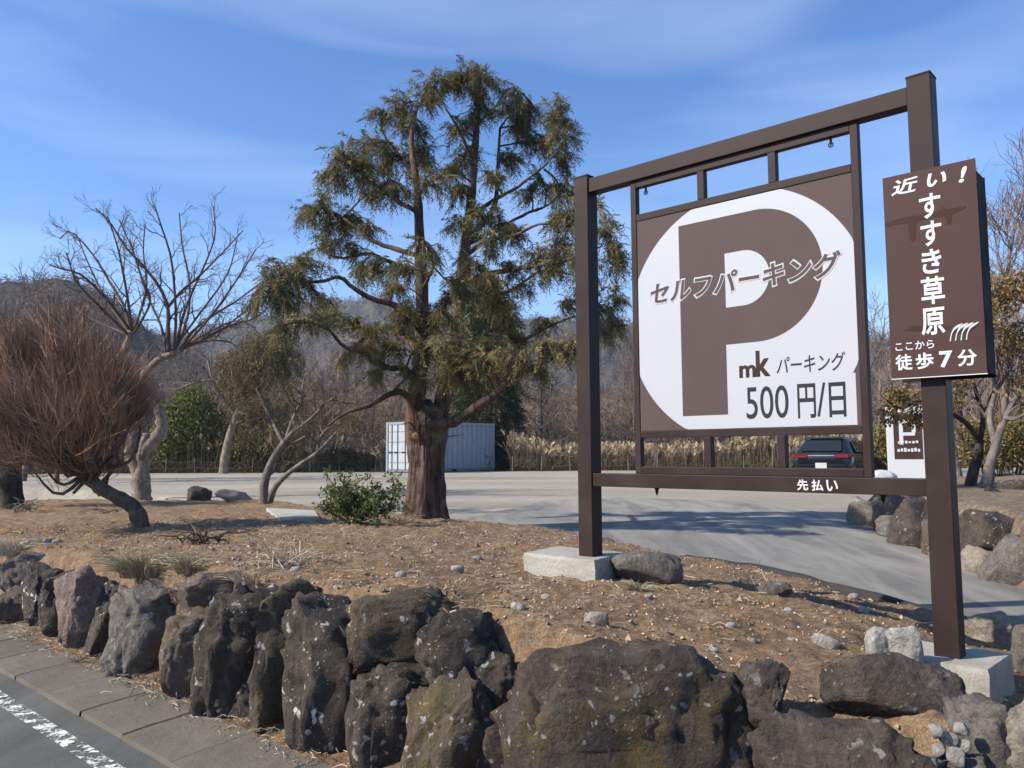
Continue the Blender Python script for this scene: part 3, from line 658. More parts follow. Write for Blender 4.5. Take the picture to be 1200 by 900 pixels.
# footings
def footing(s0, s1, ta, tb, z0, z1, seed, skew=0):
    rg = np.random.default_rng(seed); n = 14; b = bmesh.new(); bmesh.ops.create_cube(b, size=2); bmesh.ops.subdivide_edges(b, edges=b.edges[:], cuts=9, use_grid_fill=True)
    V = np.array([v.co[:] for v in b.verts]); Fc = np.array([[v.index for v in f.verts] for f in b.faces]); b.free()
    off = Vector(rg.uniform(-9, 9, 3)); N_ = np.array([mnoise.fractal(Vector(p) * 1.3 + off, 1, 2, 4) for p in V]); V = V * (1 + .025 * N_[:, None])
    V[:, :2] *= (1 - .03 * (V[:, 2:3] > .99))
    c = ST((s0 + s1) / 2, (ta + tb) / 2, (z0 + z1) / 2); Pn = V * np.array([abs(s0 - s1) / 2, abs(tb - ta) / 2, (z1 - z0) / 2])
    Pn[:, 0] += skew * Pn[:, 1]
    return Geo().add(Pn @ SIGN_AX + c, Fc).obj('footing', M['concrete'], sg)
footing(4.18, 3.50, 4.70, 5.22, .58, .822, 1, -.15)
footing(1.47, 1.00, 4.70, 5.16, .20, .482, 2, .05)

# ---- direction board strapped to the right-hand post
bd = empty('direction_board', ST(1.2, 4.78, 1.95)); tag(bd, 'narrow brown board with white Japanese lettering fixed to the right-hand post', 'sign')
B0 = 1.47; bt = 4.785
fp = sbox('front_panel', B0 - .036, B0 - .510, 1.995, 3.155, bt, bt + .006, 'brown_board', bd, 0)
sbox('panel_edge', B0 - .034, B0 - .512, 1.990, 1.9945, bt - .001, bt + .010, 'white_text', bd, 0)
sbox('back_panel', B0 - .036, B0 - .510, 1.985, 3.10, TS + .085, TS + .091, 'dark_metal', bd, 0)
sbox('box_side', B0 - .500, B0 - .509, 2.0, 3.09, bt + .02, TS + .084, 'dark_metal', bd, 0)
for z in (2.2, 3.0):
    sbox('bracket', B0 - .09, B0 - .45, z, z + .04, bt + .0065, TS - pw_ - .001, 'dark_metal', bd, 0)
    sbox('bracket', B0 - .09, B0 - .45, z, z + .04, TS + pw_ + .001, TS + .0845, 'dark_metal', bd, 0)
tt = bt - .0003
lean = lambda X, Z: (X + (Z - 3.04) * .28, Z)
text('lettering', '近', (.078, .208, 3.038, 3.126), tt - .0012, B0, 'white_text', fp, .022, lean)
text('lettering', 'い', (.255, .358, 3.046, 3.122), tt - .0012, B0, 'white_text', fp, .03, lean)
text('lettering', '!', (.425, .450, 3.036, 3.122), tt - .0012, B0, 'white_text', fp, .03, lean)
for ch, z0, z1, x0, x1 in (('す', 2.872, 3.012, .224, .332), ('す', 2.716, 2.856, .224, .330), ('き', 2.562, 2.700, .222, .322), ('草', 2.392, 2.545, .212, .330), ('原', 2.222, 2.372, .204, .324)):
    text('lettering', ch, (x0, x1, z0, z1), tt - .0012, B0, 'white_text', fp, .02)
text('lettering', 'ここから', (.064, .264, 2.150, 2.196), tt - .0012, B0, 'white_text', fp, .012)
for ch, x0, x1 in (('徒', .060, .150), ('歩', .166, .258), ('7', .286, .352), ('分', .374, .468)):
    text('lettering', ch, (x0, x1, 2.038, 2.128), tt - .0012, B0, 'white_text', fp, .024 if ch != '7' else .03)
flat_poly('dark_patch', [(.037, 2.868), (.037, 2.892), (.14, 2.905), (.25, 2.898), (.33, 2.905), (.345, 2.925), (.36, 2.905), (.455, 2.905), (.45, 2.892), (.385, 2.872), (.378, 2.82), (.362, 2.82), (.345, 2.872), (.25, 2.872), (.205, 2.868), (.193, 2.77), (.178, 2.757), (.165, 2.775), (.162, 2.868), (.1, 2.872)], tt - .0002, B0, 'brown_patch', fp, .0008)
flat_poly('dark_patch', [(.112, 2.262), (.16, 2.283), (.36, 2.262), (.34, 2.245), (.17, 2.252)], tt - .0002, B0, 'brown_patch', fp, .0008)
gt = Geo()
for k in range(4):                                   # plume grass drawn on the board
    x = .345 + .026 * k; P = [(x, 2.178), (x + .006, 2.215), (x + .022, 2.243), (x + .062, 2.268)]
    L_ = [np.array(on_sign(np.array([p[0]]), np.array([p[1]]), tt - .0016, B0)[0]) for p in resample(P, 9)]
    gt.tube(L_, [.0035, .0035, .0035, .004, .006, .0075, .008, .006, .002], 6)
gt.obj('grass_emblem', M['white_text'], fp)

# ================================================================== PLANTS
def rngp(rg, n=1): v = rg.normal(size=(n, 3)); return v / np.linalg.norm(v, axis=1, keepdims=True)
def spline(P, n):
    """smooth path through the points (Catmull-Rom)"""
    P = np.asarray(P, float)
    if len(P) == 2: return P[0] + (P[1] - P[0]) * np.linspace(0, 1, n)[:, None]
    Q = np.vstack([2 * P[0] - P[1], P, 2 * P[-1] - P[-2]]); out = []
    for u in np.linspace(0, len(P) - 1 - 1e-6, n):
        i = int(u); f = u - i; a, b, c, d = Q[i], Q[i + 1], Q[i + 2], Q[i + 3]
        out.append(.5 * (2 * b + (c - a) * f + (2 * a - 5 * b + 4 * c - d) * f * f + (3 * b - a - 3 * c + d) * f ** 3))
    return np.array(out)
def taper(r0, r1, n, p=1.): return r0 + (r1 - r0) * np.linspace(0, 1, n) ** p
def children(rg, parents, n, L, ang=(35, 60), up=.15, K=5, jit=.06, rf=.5, rmin=.003, f0=.25, curl=.0):
    out = []
    for P, R_ in parents:
        m = n if isinstance(n, int) else rg.integers(n[0], n[1] + 1)
        for k in range(m):
            f = f0 + (1 - f0) * (k + rg.uniform(.1, .9)) / m; x = f * (len(P) - 1); i = min(int(x), len(P) - 2); p = P[i] + (P[i + 1] - P[i]) * (x - i)
            T = nrm(P[i + 1] - P[i]); q = rngp(rg)[0]; q = nrm(q - (q @ T) * T); a = radians(rg.uniform(*ang))
            d = nrm(T * cos(a) + q * sin(a) + ZV * up); l = L * rg.uniform(.55, 1.15) * (1.15 - .55 * f)
            r0 = max(rmin, (R_[i] + (R_[i + 1] - R_[i]) * (x - i)) * rf)
            t = np.linspace(0, 1, K)[:, None]; C = p + d * l * t + ZV * curl * l * t * t
            w = rg.normal(size=(K, 3)) * jit * l; w[0] = 0; C = C + np.cumsum(w, 0) * .6
            out.append((C, np.maximum(taper(r0, rmin * .6, K), rmin * .6)))
    return out
def sprays(pos, axis, L, rg, M_=11, col=None, droop=.3, width=.11, spread=.36):
    """feathery flat sprays: a bent axis with narrow leaflets to both sides -> V, T, C"""
    N = len(pos); axis = axis / (np.linalg.norm(axis, axis=1, keepdims=True) + 1e-9)
    q = rngp(rg, N); side = np.cross(axis, q); side /= np.linalg.norm(side, axis=1, keepdims=True) + 1e-9
    f = (np.arange(M_) + .5) / M_; sg_ = np.where(np.arange(M_) % 2, 1., -1.)
    Lk = L[:, None, None]
    p = pos[:, None] + axis[:, None] * Lk * f[None, :, None]; p[..., 2] -= (L[:, None] * droop) * f[None] ** 2
    d = axis[:, None] * .75 + side[:, None] * (sg_ * .8)[None, :, None] + rg.normal(size=(N, M_, 3)) * .18
    ln = Lk * spread * (1.1 - .65 * f)[None, :, None] * rg.uniform(.7, 1.2, (N, M_, 1))
    tip = p + d * ln; tip[..., 2] -= ln[..., 0] * .25
    wv = axis[:, None] * Lk * width * .5 + rg.normal(size=(N, M_, 3)) * Lk * .012
    V = np.stack([p - wv, p + wv, tip], 2).reshape(-1, 3); T = np.arange(len(V)).reshape(-1, 3)
    C = None if col is None else np.repeat(col, M_ * 3, axis=0) * rg.uniform(.82, 1.18, (N * M_, 1)).repeat(3, 0)
    return V, T, C
def leaves(pos, size, rg, col, aspect=.45, droop=.0, norm_up=.3):
    """folded leaf diamonds, 2 triangles each"""
    N = len(pos); a = rngp(rg, N); a[:, 2] -= droop; a /= np.linalg.norm(a, axis=1, keepdims=True)
    q = rngp(rg, N); b = np.cross(a, q); b /= np.linalg.norm(b, axis=1, keepdims=True) + 1e-9; s = np.asarray(size).reshape(-1, 1)
    m = pos + a * s * .5; V = np.stack([pos, m + b * s * aspect * .5, pos + a * s, m - b * s * aspect * .5], 1).reshape(-1, 3)
    i = np.arange(N)[:, None] * 4; T = np.concatenate([i + [0, 1, 2], i + [0, 2, 3]])
    return V, T, np.repeat(col, 4, axis=0)
def ell(rg, n, c, r):
    v = rngp(rg, n) * rg.uniform(.0, 1, (n, 1)) ** .45; return np.asarray(c) + v * np.asarray(r)
def pal(rg, n, cols, w=None):
    cols = np.asarray(cols, float); return cols[rg.choice(len(cols), n, p=w)] * rg.uniform(.75, 1.25, (n, 1))

hill_wood(HN, 15000, 3.6, [(.15, .115, .095), (.12, .095, .08), (.18, .14, .11), (.09, .085, .06)], 601, 'leafless grey-brown woodland covering the near hill')
hill_wood(HF, 15000, 8., [(.14, .12, .11), (.12, .105, .10), (.10, .10, .085)], 602, 'hazy bare woodland covering the distant ridge')
# ---------------- the big conifer
rg = np.random.default_rng(7)
b0 = on_bank(497, 607); D0 = b0[1] + .22
tree = empty('conifer_tree', (b0[0], D0, b0[2])); tag(tree, 'big twin-stemmed conifer with drooping olive sprays on the soil bank', 'tree')
def P3(px, py, dd=0.): return at_d(px, py, D0 + dd)
pxm = D0 / F                                          # metres per photo pixel at the tree
trunk = []
def limb(pts, w0, w1, n=16, p=1.): # pts (px,py,dd); widths in photo pixels
    P = spline([P3(*q) for q in pts], n); return P, taper(w0 * pxm / 2, w1 * pxm / 2, n, p)
g = Geo()
Pm, Rm = limb([(498, 622, 0), (497, 600, 0), (499, 565, 0), (500, 530, 0), (500, 500, 0), (500, 482, 0), (500, 468, 0)], 43, 39, 40)
Rm = Rm * (1 + .55 * np.exp(-np.linspace(0, 1, 40) * 9)) + .012 * np.sin(np.linspace(0, 9, 40)); Rm = Rm * (1 - .75 * sstep(.8, 1., np.linspace(0, 1, 40)))
NS = 110; an = np.arange(NS) * 2 * pi / NS
V = []
for i, (p, r) in enumerate(zip(Pm, Rm)):
    root = .22 * np.exp(-i / 5.) * (np.cos(an * 4 + .6) + .5 * np.cos(an * 7))
    rid = fbm(np.cos(an) * 9 + i * .02, np.sin(an) * 9 + i * .09, 1., 3, 90)
    rr_ = r * (1 + root + .06 * np.cos(an * 5 + i * .05) + .13 * np.abs(rid) * 2 - .08 + .05 * fbm(np.cos(an) * 3, np.sin(an) * 3 + i * .35, 1., 3, 91))
    V.append(np.c_[p[0] + rr_ * np.cos(an), p[1] + rr_ * np.sin(an), np.full(NS, p[2])])
V = np.array(V); i_ = np.arange(39)[:, None] * NS; j_ = np.arange(NS)[None]; j2 = (j_ + 1) % NS
g.add(V.reshape(-1, 3), np.stack([i_ + j_, i_ + j2, i_ + NS + j2, i_ + NS + j_], -1).reshape(-1, 4))
stems = [limb([(492, 540, 0), (487, 500, -.02), (487, 470, -.05), (493, 425, -.12), (495, 380, -.15), (494, 330, -.15), (492, 285, -.12), (490, 240, -.1), (487, 205, -.05), (482, 165, 0), (488, 128, 0)], 27, 4, 44, .9),
         limb([(507, 540, 0), (513, 500, .02), (519, 470, .1), (530, 425, .15), (537, 380, .2), (541, 330, .2), (546, 280, .2), (553, 225, .22), (557, 170, .2), (560, 120, .2), (563, 84, .2)], 27, 4, 44, .9),
         limb([(545, 290, .2), (565, 262, .3), (580, 240, .35), (583, 200, .35), (586, 150, .35)], 9, 3, 20)]
for P, r in stems: g.tube(P, r * (1 + .22 * fbm(np.arange(len(r)) * .6, np.full(len(r), r[0] * 99), 1., 2, 44)), 14)
limbs = [limb(q, a, b, 18) for q, a, b in [
    ([(506, 495, -.2), (530, 494, -.5), (556, 478, -.8), (585, 455, -1.0), (606, 436, -1.1), (645, 418, -1.2), (690, 405, -1.2)], 17, 3),
    ([(490, 480, -.1), (470, 458, -.4), (452, 462, -.7), (430, 474, -.9), (404, 482, -1.1), (380, 498, -1.2)], 11, 2),
    ([(490, 445, -.1), (472, 432, -.4), (455, 432, -.6), (430, 415, -.8), (405, 408, -1.), (388, 388, -1.1), (360, 380, -1.3), (330, 386, -1.4)], 10, 2),
    ([(492, 385, -.15), (470, 372, -.4), (462, 358, -.5), (440, 353, -.6), (415, 340, -.7), (398, 328, -.8), (370, 334, -.8), (338, 330, -.9), (316, 345, -1)], 11, 2),
    ([(493, 300, -.1), (465, 290, .1), (440, 282, .2), (415, 262, .3), (395, 248, .4), (372, 250, .4)], 8, 2),
    ([(494, 318, -.1), (462, 312, .4), (430, 300, .8), (395, 306, 1.1), (368, 290, 1.3)], 8, 2),
    ([(491, 250, -.1), (460, 232, -.4), (432, 214, -.6), (410, 196, -.8), (390, 186, -.9)], 7, 2),
    ([(488, 205, 0), (470, 180, .2), (450, 150, .3), (452, 130, .3)], 5, 2),
    ([(552, 255, .2), (578, 236, 0), (608, 220, -.2), (636, 200, -.3), (664, 172, -.3)], 7, 2),
    ([(548, 285, .2), (585, 268, .6), (620, 250, .9), (650, 236, 1.1), (670, 210, 1.2)], 7, 2),
    ([(542, 335, .2), (570, 322, -.2), (600, 316, -.5), (640, 310, -.8), (678, 304, -1), (712, 290, -1.)], 9, 2),
    ([(544, 300, .2), (575, 280, -.3), (610, 274, -.6), (640, 262, -.8), (684, 276, -1.)], 7, 2),
    ([(538, 372, .2), (566, 356, .6), (602, 340, 1.), (640, 318, 1.4), (690, 330, 1.6)], 8, 2),
    ([(532, 415, .2), (570, 408, .8), (610, 396, 1.2), (660, 372, 1.5), (712, 362, 1.7)], 9, 2),
    ([(490, 415, -.1), (480, 404, .5), (456, 388, 1.0), (430, 384, 1.3), (396, 372, 1.5)], 8, 2),
    ([(496, 340, -.1), (505, 322, -.6), (510, 300, -1.1), (498, 278, -1.4)], 6, 2),
    ([(556, 190, .2), (540, 160, -.2), (524, 130, -.4), (508, 102, -.5)], 5, 2),
    ([(558, 150, .2), (580, 122, .2), (596, 104, .1), (612, 110, 0)], 4, 2)]]
for P, r in limbs: g.tube(P + np.cumsum(rg.normal(size=P.shape) * .008, 0), r * .85 * (1 + .3 * fbm(np.arange(len(r)) * .9, np.full(len(r), r[0] * 99), 1., 2, 45)), 9)
stub = []
for k in range(26):                                   # dead stubs
    P, r = stems[k % 2]; i = rg.integers(3, 26); d = nrm(np.array([rg.normal(), rg.normal() - .4, rg.uniform(-.3, .5)])); l = rg.uniform(.12, .5)
    stub.append((np.array([P[i], P[i] + d * l * .5 + rg.normal(size=3) * .02, P[i] + d * l]), taper(.014, .003, 3)))
g.paths(stub, 5)
tr = g.obj('trunk', M['bark_conifer'], tree, smooth=True)
Geo().add(ico(2)[0] * np.array([.05, .03, .05]) + P3(487, 511, -.27), None, ico(2)[1]).obj('cut_knot', paint('cut_wood', (.45, .24, .08), .8), tr, smooth=True)
# clumps of foliage: photo x, y, half width, half height, depth offset
CL = [(566, 92, 40, 24, .1), (540, 104, 24, 18, .3), (598, 112, 20, 18, 0), (512, 98, 34, 18, -.1), (500, 118, 28, 16, .3), (532, 92, 16, 10, 0), (470, 128, 30, 18, .1), (446, 140, 20, 14, .3), (484, 150, 30, 14, .2),
      (404, 182, 34, 26, -.6), (436, 172, 30, 20, .2), (392, 208, 22, 22, -.6), (424, 204, 34, 24, -.5), (458, 190, 32, 24, .2), (494, 182, 34, 30, .3), (512, 216, 26, 22, -.4), (470, 222, 30, 20, -.6), (440, 226, 22, 14, .6),
      (532, 154, 22, 14, .1), (548, 142, 16, 12, .3), (566, 128, 20, 18, .2), (556, 190, 22, 22, .3), (530, 196, 18, 16, -.2), (600, 136, 22, 14, .2), (540, 226, 18, 18, .1),
      (622, 134, 30, 20, .4), (650, 134, 24, 22, -.2), (660, 160, 22, 26, -.3), (640, 168, 26, 28, .4), (660, 192, 18, 22, .6), (612, 156, 16, 14, .6), (642, 216, 30, 18, .7), (664, 232, 26, 18, .3), (690, 244, 20, 20, -.6),
      (620, 228, 16, 10, .8), (676, 262, 26, 18, -.8), (710, 262, 16, 22, -.9), (716, 290, 20, 16, -1), (654, 258, 20, 12, -.6),
      (372, 246, 30, 24, .3), (396, 262, 28, 22, .5), (360, 258, 16, 18, .8), (420, 258, 22, 14, .7), (386, 284, 30, 18, 1.), (410, 290, 22, 12, .9), (438, 270, 18, 10, .3),
      (562, 250, 20, 16, -.5), (540, 266, 24, 14, .3), (590, 262, 26, 14, .3), (606, 276, 20, 12, -.5), (574, 284, 16, 16, -.6),
      (356, 312, 36, 20, -.8), (330, 320, 26, 18, -.9), (318, 342, 24, 20, -1.), (350, 346, 30, 16, -.6), (372, 356, 26, 12, 1.2), (300, 356, 14, 10, -1), (336, 362, 18, 10, -1),
      (444, 312, 30, 18, .3), (424, 322, 22, 14, .8), (468, 318, 20, 16, -.7), (458, 340, 18, 12, -.4), (500, 296, 24, 16, -1.2),
      (552, 316, 26, 22, -.5), (570, 336, 26, 22, -.7), (546, 346, 20, 20, -.9), (534, 330, 18, 18, .9), (520, 356, 22, 20, 1.1), (582, 358, 22, 20, -.4), (510, 378, 24, 18, 1.),
      (632, 304, 30, 14, -.7), (658, 296, 24, 12, -.9), (684, 306, 24, 16, -1), (600, 318, 16, 10, -.4), (650, 322, 20, 12, 1.3), (614, 336, 22, 12, 1), (690, 334, 22, 18, 1.5), (724, 312, 14, 18, -1),
      (664, 356, 26, 14, 1.5), (700, 362, 26, 16, 1.6), (726, 350, 14, 22, 1.7), (722, 386, 18, 28, 1.7), (700, 392, 20, 20, 1.4),
      (380, 376, 34, 10, -1.2), (350, 382, 24, 10, -1.3), (412, 380, 22, 10, 1.3), (440, 390, 24, 14, 1.1), (330, 392, 14, 10, -1.4),
      (480, 360, 18, 16, .8), (476, 392, 26, 14, .9), (500, 410, 26, 16, -.6), (530, 402, 32, 18, -.9), (566, 400, 34, 18, -.8), (604, 398, 34, 18, .9), (560, 424, 40, 14, -1.), (520, 428, 26, 14, -.9), (600, 420, 32, 12, -1.2), (636, 408, 30, 16, -1.2), (668, 404, 24, 14, -1.1),
      (456, 412, 20, 10, -.6), (430, 412, 16, 8, -.8), (404, 424, 14, 8, 1.), (586, 376, 24, 14, 1.2), (640, 384, 20, 12, 1.4), (440, 440, 16, 8, -.7), (540, 440, 30, 14, -.7), (486, 440, 22, 12, -.7), (620, 440, 26, 10, -1.1), (584, 436, 28, 12, .6), (476, 372, 20, 14, -.6), (528, 376, 24, 18, -.7), (596, 360, 24, 16, .8), (660, 280, 22, 14, .8), (600, 190, 18, 16, .5), (576, 206, 16, 18, -.3)]
Pall = np.concatenate([p for p, r in stems + limbs]); br = []; sp_p = []; sp_a = []; sp_l = []; sp_c = []
GREEN = np.array([(.165, .150, .062), (.125, .128, .058), (.215, .175, .070), (.22, .155, .075), (.09, .10, .052)])
for (cx, cy, rx, ry, dd) in CL:
    c = P3(cx, cy, dd); r = np.array([rx * pxm, rx * pxm * .8, ry * pxm])
    k = np.argmin(((Pall - c) ** 2).sum(1) + .3 * np.clip(Pall[:, 2] - c[2], 0, None)); s = Pall[k]
    n = 7; P = spline([s, (s + c) / 2 + ZV * .06 + rg.normal(size=3) * .05, c], n); br.append((P, taper(.017, .007, n)))
    m = int(6 + rx * ry * .019)
    for q in ell(rg, m, c, r):
        f = rg.uniform(.35, 1); i = min(int(f * (n - 1)), n - 2); a = P[i]; b = q; mid = (a + b) / 2 + ZV * rg.uniform(.0, .10) + rg.normal(size=3) * .03
        Q = spline([a, mid, b], 5); br.append((Q, taper(.008, .002, 5)))
        tw = nrm(b - a); ns = rg.integers(6, 11)
        for _ in range(ns):
            ff = rg.uniform(.35, 1.); x = ff * 4; i2 = min(int(x), 3); pp = Q[i2] + (Q[i2 + 1] - Q[i2]) * (x - i2)
            sp_p.append(pp); sp_a.append(nrm(tw * .5 + rngp(rg)[0] * .8 + np.array([0, 0, -.45]))); sp_l.append(rg.uniform(.13, .27))
            sp_c.append(GREEN[rg.choice(5, p=[.32, .22, .22, .1, .14])] * rg.uniform(.8, 1.25))
Geo().paths(br, 5).obj('branches', M['bark_limb'], tree, smooth=True).name = 'branchwork'
V, T, C = sprays(np.array(sp_p), np.array(sp_a), np.array(sp_l), rg, 14, np.array(sp_c), droop=.45, width=.085, spread=.34)
Geo().add(V, None, T, C).obj('crown', M['tint'], tree, color=True)
print('conifer sprays', len(sp_p))

# ---------------- pollarded bare tree with pale trunk
rg = np.random.default_rng(21)
b1 = on_bank(166, 580); D1 = b1[1] + .15; k1 = D1 / F
bare = empty('bare_tree', (b1[0], D1, b1[2] - .02)); tag(bare, 'leafless pollarded tree with pale peeling trunk and wide fan of shoots', 'tree')
def L1(pts, w0, w1, n=14, p=1.):
    P = spline([at_d(a, b, D1 + c) for a, b, c in pts], n); return P, taper(w0 * k1 / 2, w1 * k1 / 2, n, p)
base = [L1([(165, 588, 0), (164, 572, 0), (162, 552, 0), (154, 529, 0), (157, 511, 0), (147, 503, 0), (134, 495, .05), (121, 482, .1), (118, 462, .2), (134, 430, .2), (150, 402, .1), (154, 388, 0)], 24, 8, 34, .55),
        L1([(167, 588, 0), (167, 568, 0), (167, 546, 0), (172, 527, 0), (187, 508, 0), (190, 494, 0), (184, 478, 0), (170, 462, .1), (167, 446, .1), (184, 423, .1), (198, 417, .1), (214, 409, .1)], 24, 8, 34, .5), L1([(166, 556, 0), (167, 530, -.05), (172, 508, -.1)], 14, 9, 8), L1([(134, 495, .05), (128, 492, .0), (122, 493, 0)], 9, 7, 5)]
g = Geo()
for P, r in base:
    r = r * (1 + .22 * fbm(np.arange(len(r)) * .9, np.full(len(r), w_ * 1.), 1., 2, 55)); P = P + rg.normal(size=P.shape) * .012; P2 = np.vstack([P, P[-1:] + (P[-1] - P[-2]) * .05]); g.tube(P2, np.r_[r, .004], 12)
g.obj('trunk', M['bark_pale'], bare, smooth=True)
sh = [L1(q, a, 1.6, 14) for q, a in [
    ([(198, 413, .1), (197, 385, .1), (197, 360, .1), (186, 335, 0), (168, 312, -.1), (146, 288, -.2), (130, 262, -.3), (112, 244, -.4)], 6.5), ([(197, 360, .1), (212, 342, .2), (232, 325, .3), (255, 302, .5), (285, 270, .6)], 4.5),
    ([(207, 412, .1), (212, 380, .3), (224, 345, .5), (240, 310, .8), (252, 276, 1.), (250, 242, 1.1)], 5), ([(211, 410, .1), (226, 388, -.2), (252, 368, -.5), (278, 352, -.8), (312, 326, -1.1)], 5), ([(213, 409, .1), (238, 398, .3), (268, 382, .6), (300, 372, .9), (325, 350, 1.2)], 5),
    ([(203, 413, .1), (206, 380, -.4), (205, 345, -.8), (200, 300, -1.1), (188, 262, -1.3), (181, 240, -1.4)], 4.5), ([(205, 412, .1), (220, 370, .7), (222, 330, 1.1), (214, 290, 1.4), (210, 250, 1.6)], 4.5),
    ([(196, 414, .1), (188, 380, .5), (172, 345, .9), (158, 300, 1.2), (140, 258, 1.4)], 4), ([(210, 411, .1), (240, 400, -.3), (272, 402, -.6), (284, 420, -.8)], 3.2),
    ([(154, 390, 0), (140, 370, -.1), (120, 345, -.3), (95, 322, -.5), (72, 315, -.7), (58, 310, -.8)], 5), ([(153, 390, 0), (146, 360, .2), (128, 330, .4), (110, 300, .7), (84, 272, 1.), (70, 280, 1.1)], 4.5), ([(155, 389, 0), (150, 352, -.3), (144, 318, -.6), (138, 290, -.8), (128, 258, -1)], 4.5),
    ([(156, 389, 0), (166, 360, .3), (172, 330, .6), (168, 296, .8), (170, 262, 1.)], 4), ([(150, 392, 0), (130, 384, .4), (104, 372, .8), (74, 352, 1.2)], 4), ([(157, 390, 0), (168, 372, -.5), (176, 350, -.8), (164, 320, -1.1), (152, 280, -1.3)], 4)]]
sh += [L1(q, a, 1.6, 14) for q, a in [([(213, 409, .1), (250, 392, .8), (285, 366, 1.4), (318, 330, 1.8)], 4), ([(150, 392, 0), (118, 360, -.8), (90, 330, -1.2), (78, 296, -1.5)], 4), ([(212, 410, .1), (246, 372, -.9), (276, 330, -1.3), (300, 292, -1.6)], 4), ([(200, 413, .1), (232, 370, 1.2), (266, 322, 1.8), (278, 280, 2.)], 4), ([(152, 390, 0), (124, 350, 1.), (104, 310, 1.5), (92, 280, 1.8)], 4), ([(206, 412, .1), (240, 392, .2), (276, 376, .2), (300, 384, .2)], 3)]]
sh = [(P, r * .85) for P, r in sh]
c1 = children(rg, sh, 9, .80, (26, 55), .10, 6, .075, .6, .006, .15); c2 = children(rg, c1, 5, .42, (26, 60), .08, 5, .09, .6, .0045, .2); c3 = children(rg, c2, 2, .24, (25, 60), .05, 4, .09, .6, .0036, .25)
g = Geo().paths(sh, 7); g.paths(c1, 5).paths(c2, 4).paths(c3, 3); g.obj('crown', M['bark_twig'], bare, smooth=True)

# ---------------- reddish twiggy shrub-trees on the left
def redtree(name, label, trunks, trunk_mat, root, Dd, domes, n, seed, cols):
    rg = np.random.default_rng(seed); k = Dd / F
    t0 = at_d(trunks[0][0][0][0], trunks[0][0][0][1], Dd)
    t = empty(name, t0); tag(t, label, 'tree', 'reddish twiggy trees at the left of the bank')
    g = Geo()
    for pts, w0, w1 in trunks:
        P = spline([at_d(a, b, Dd + c) for a, b, c in pts], 18); r = taper(w0 * k / 2, w1 * k / 2, 18) * (1 + .3 * fbm(np.arange(18) * .8, np.full(18, seed * 3.3), 1., 2, seed))
        g.tube(np.vstack([P, P[-1:] + (P[-1] - P[-2]) * .05]), np.r_[r, .003], 12)
    g.obj('trunk', M[trunk_mat], t, smooth=True)
    L = []; S3 = []; rt = at_d(*root, Dd); ends = []
    for (cx, cy, rx, ry, dd, wgt) in domes:
        m = int(n * wgt); c = at_d(cx, cy, Dd + dd); e = ell(rg, m, c, (rx * k, rx * k * .9, ry * k)); e = e + rg.normal(size=e.shape) * .06; sl_ = rg.uniform(size=len(e)) < .10; e[sl_] = c + (e[sl_] - c) * rg.uniform(1.1, 1.35, (int(sl_.sum()), 1)); e = e[(vnoise(e[:, 0] * 2.6 + e[:, 1], e[:, 2] * 2.6, seed) > -.26) | (rg.uniform(size=len(e)) < .25)]; ends.append(e)
        for q in ell(rg, max(6, m // 130), c - ZV * ry * k * .2, (rx * k * .7, rx * k * .6, ry * k * .6)):
            L.append((spline([rt + rg.normal(size=3) * .05, (rt + q) / 2 + np.array([0, 0, -.18]) + rg.normal(size=3) * .1 + rg.normal(size=3) * .08, q], 8), taper(.028, .008, 8)))
    B = np.concatenate([p[2:] for p, r in L]); E = np.concatenate(ends); N = len(E)
    out = E - rt; out /= np.linalg.norm(out, axis=1, keepdims=True); st_ = np.zeros_like(E)
    for a in range(0, N, 400):
        dm = ((E[a:a + 400, None] - out[a:a + 400, None] * .35 - B[None]) ** 2).sum(2); st_[a:a + 400] = B[dm.argmin(1)]
    st_ = st_ + rg.normal(size=E.shape) * .08
    ln = np.linalg.norm(E - st_, axis=1, keepdims=True); st_ = np.where(ln > .75, E - (E - st_) / ln * .75, st_)
    u = np.linspace(0, 1, 5)[None, :, None]; mid = rg.normal(size=(N, 1, 3)) * .035 + np.array([0, 0, -.05])
    P = st_[:, None] * (1 - u) + E[:, None] * u + mid * np.sin(pi * u) + np.array([0, 0, .10]) * u ** 2
    col = pal(rg, N, cols); G = Geo().tubes(P, np.broadcast_to(taper(.0036, .0015, 5), (N, 5)), 3, C=col)
    d2 = P[:, 3] - P[:, 1]; d2 /= np.linalg.norm(d2, axis=1, keepdims=True); Ns = N * 3; ii = np.repeat(np.arange(N), 3); f = rg.integers(1, 4, Ns); s0 = P[ii, f]
    dd2 = d2[ii] + rg.normal(size=(Ns, 3)) * .26 + np.array([0, 0, .15]); dd2 /= np.linalg.norm(dd2, axis=1, keepdims=True); l2 = rg.uniform(.06, .30, (Ns, 1))
    Q = s0[:, None] + dd2[:, None] * l2[:, None] * np.linspace(0, 1, 3)[None, :, None]; Q[:, 2, 2] += .02
    G.tubes(Q, np.broadcast_to(taper(.0025, .0011, 3), (Ns, 3)), 3, C=col[ii] * rg.uniform(.8, 1.3, (Ns, 1)))
    G.obj('crown', M['tint_wood'], t, color=True)
    Geo().paths(L, 5).obj('limbs', M['bark_twig'], t, smooth=True).name = 'limbwork'
    return t
RED = [(.32, .17, .115), (.26, .15, .108), (.20, .13, .098), (.40, .22, .135), (.16, .115, .09), (.36, .26, .18), (.13, .095, .075)]
lb = on_bank(166, 619)
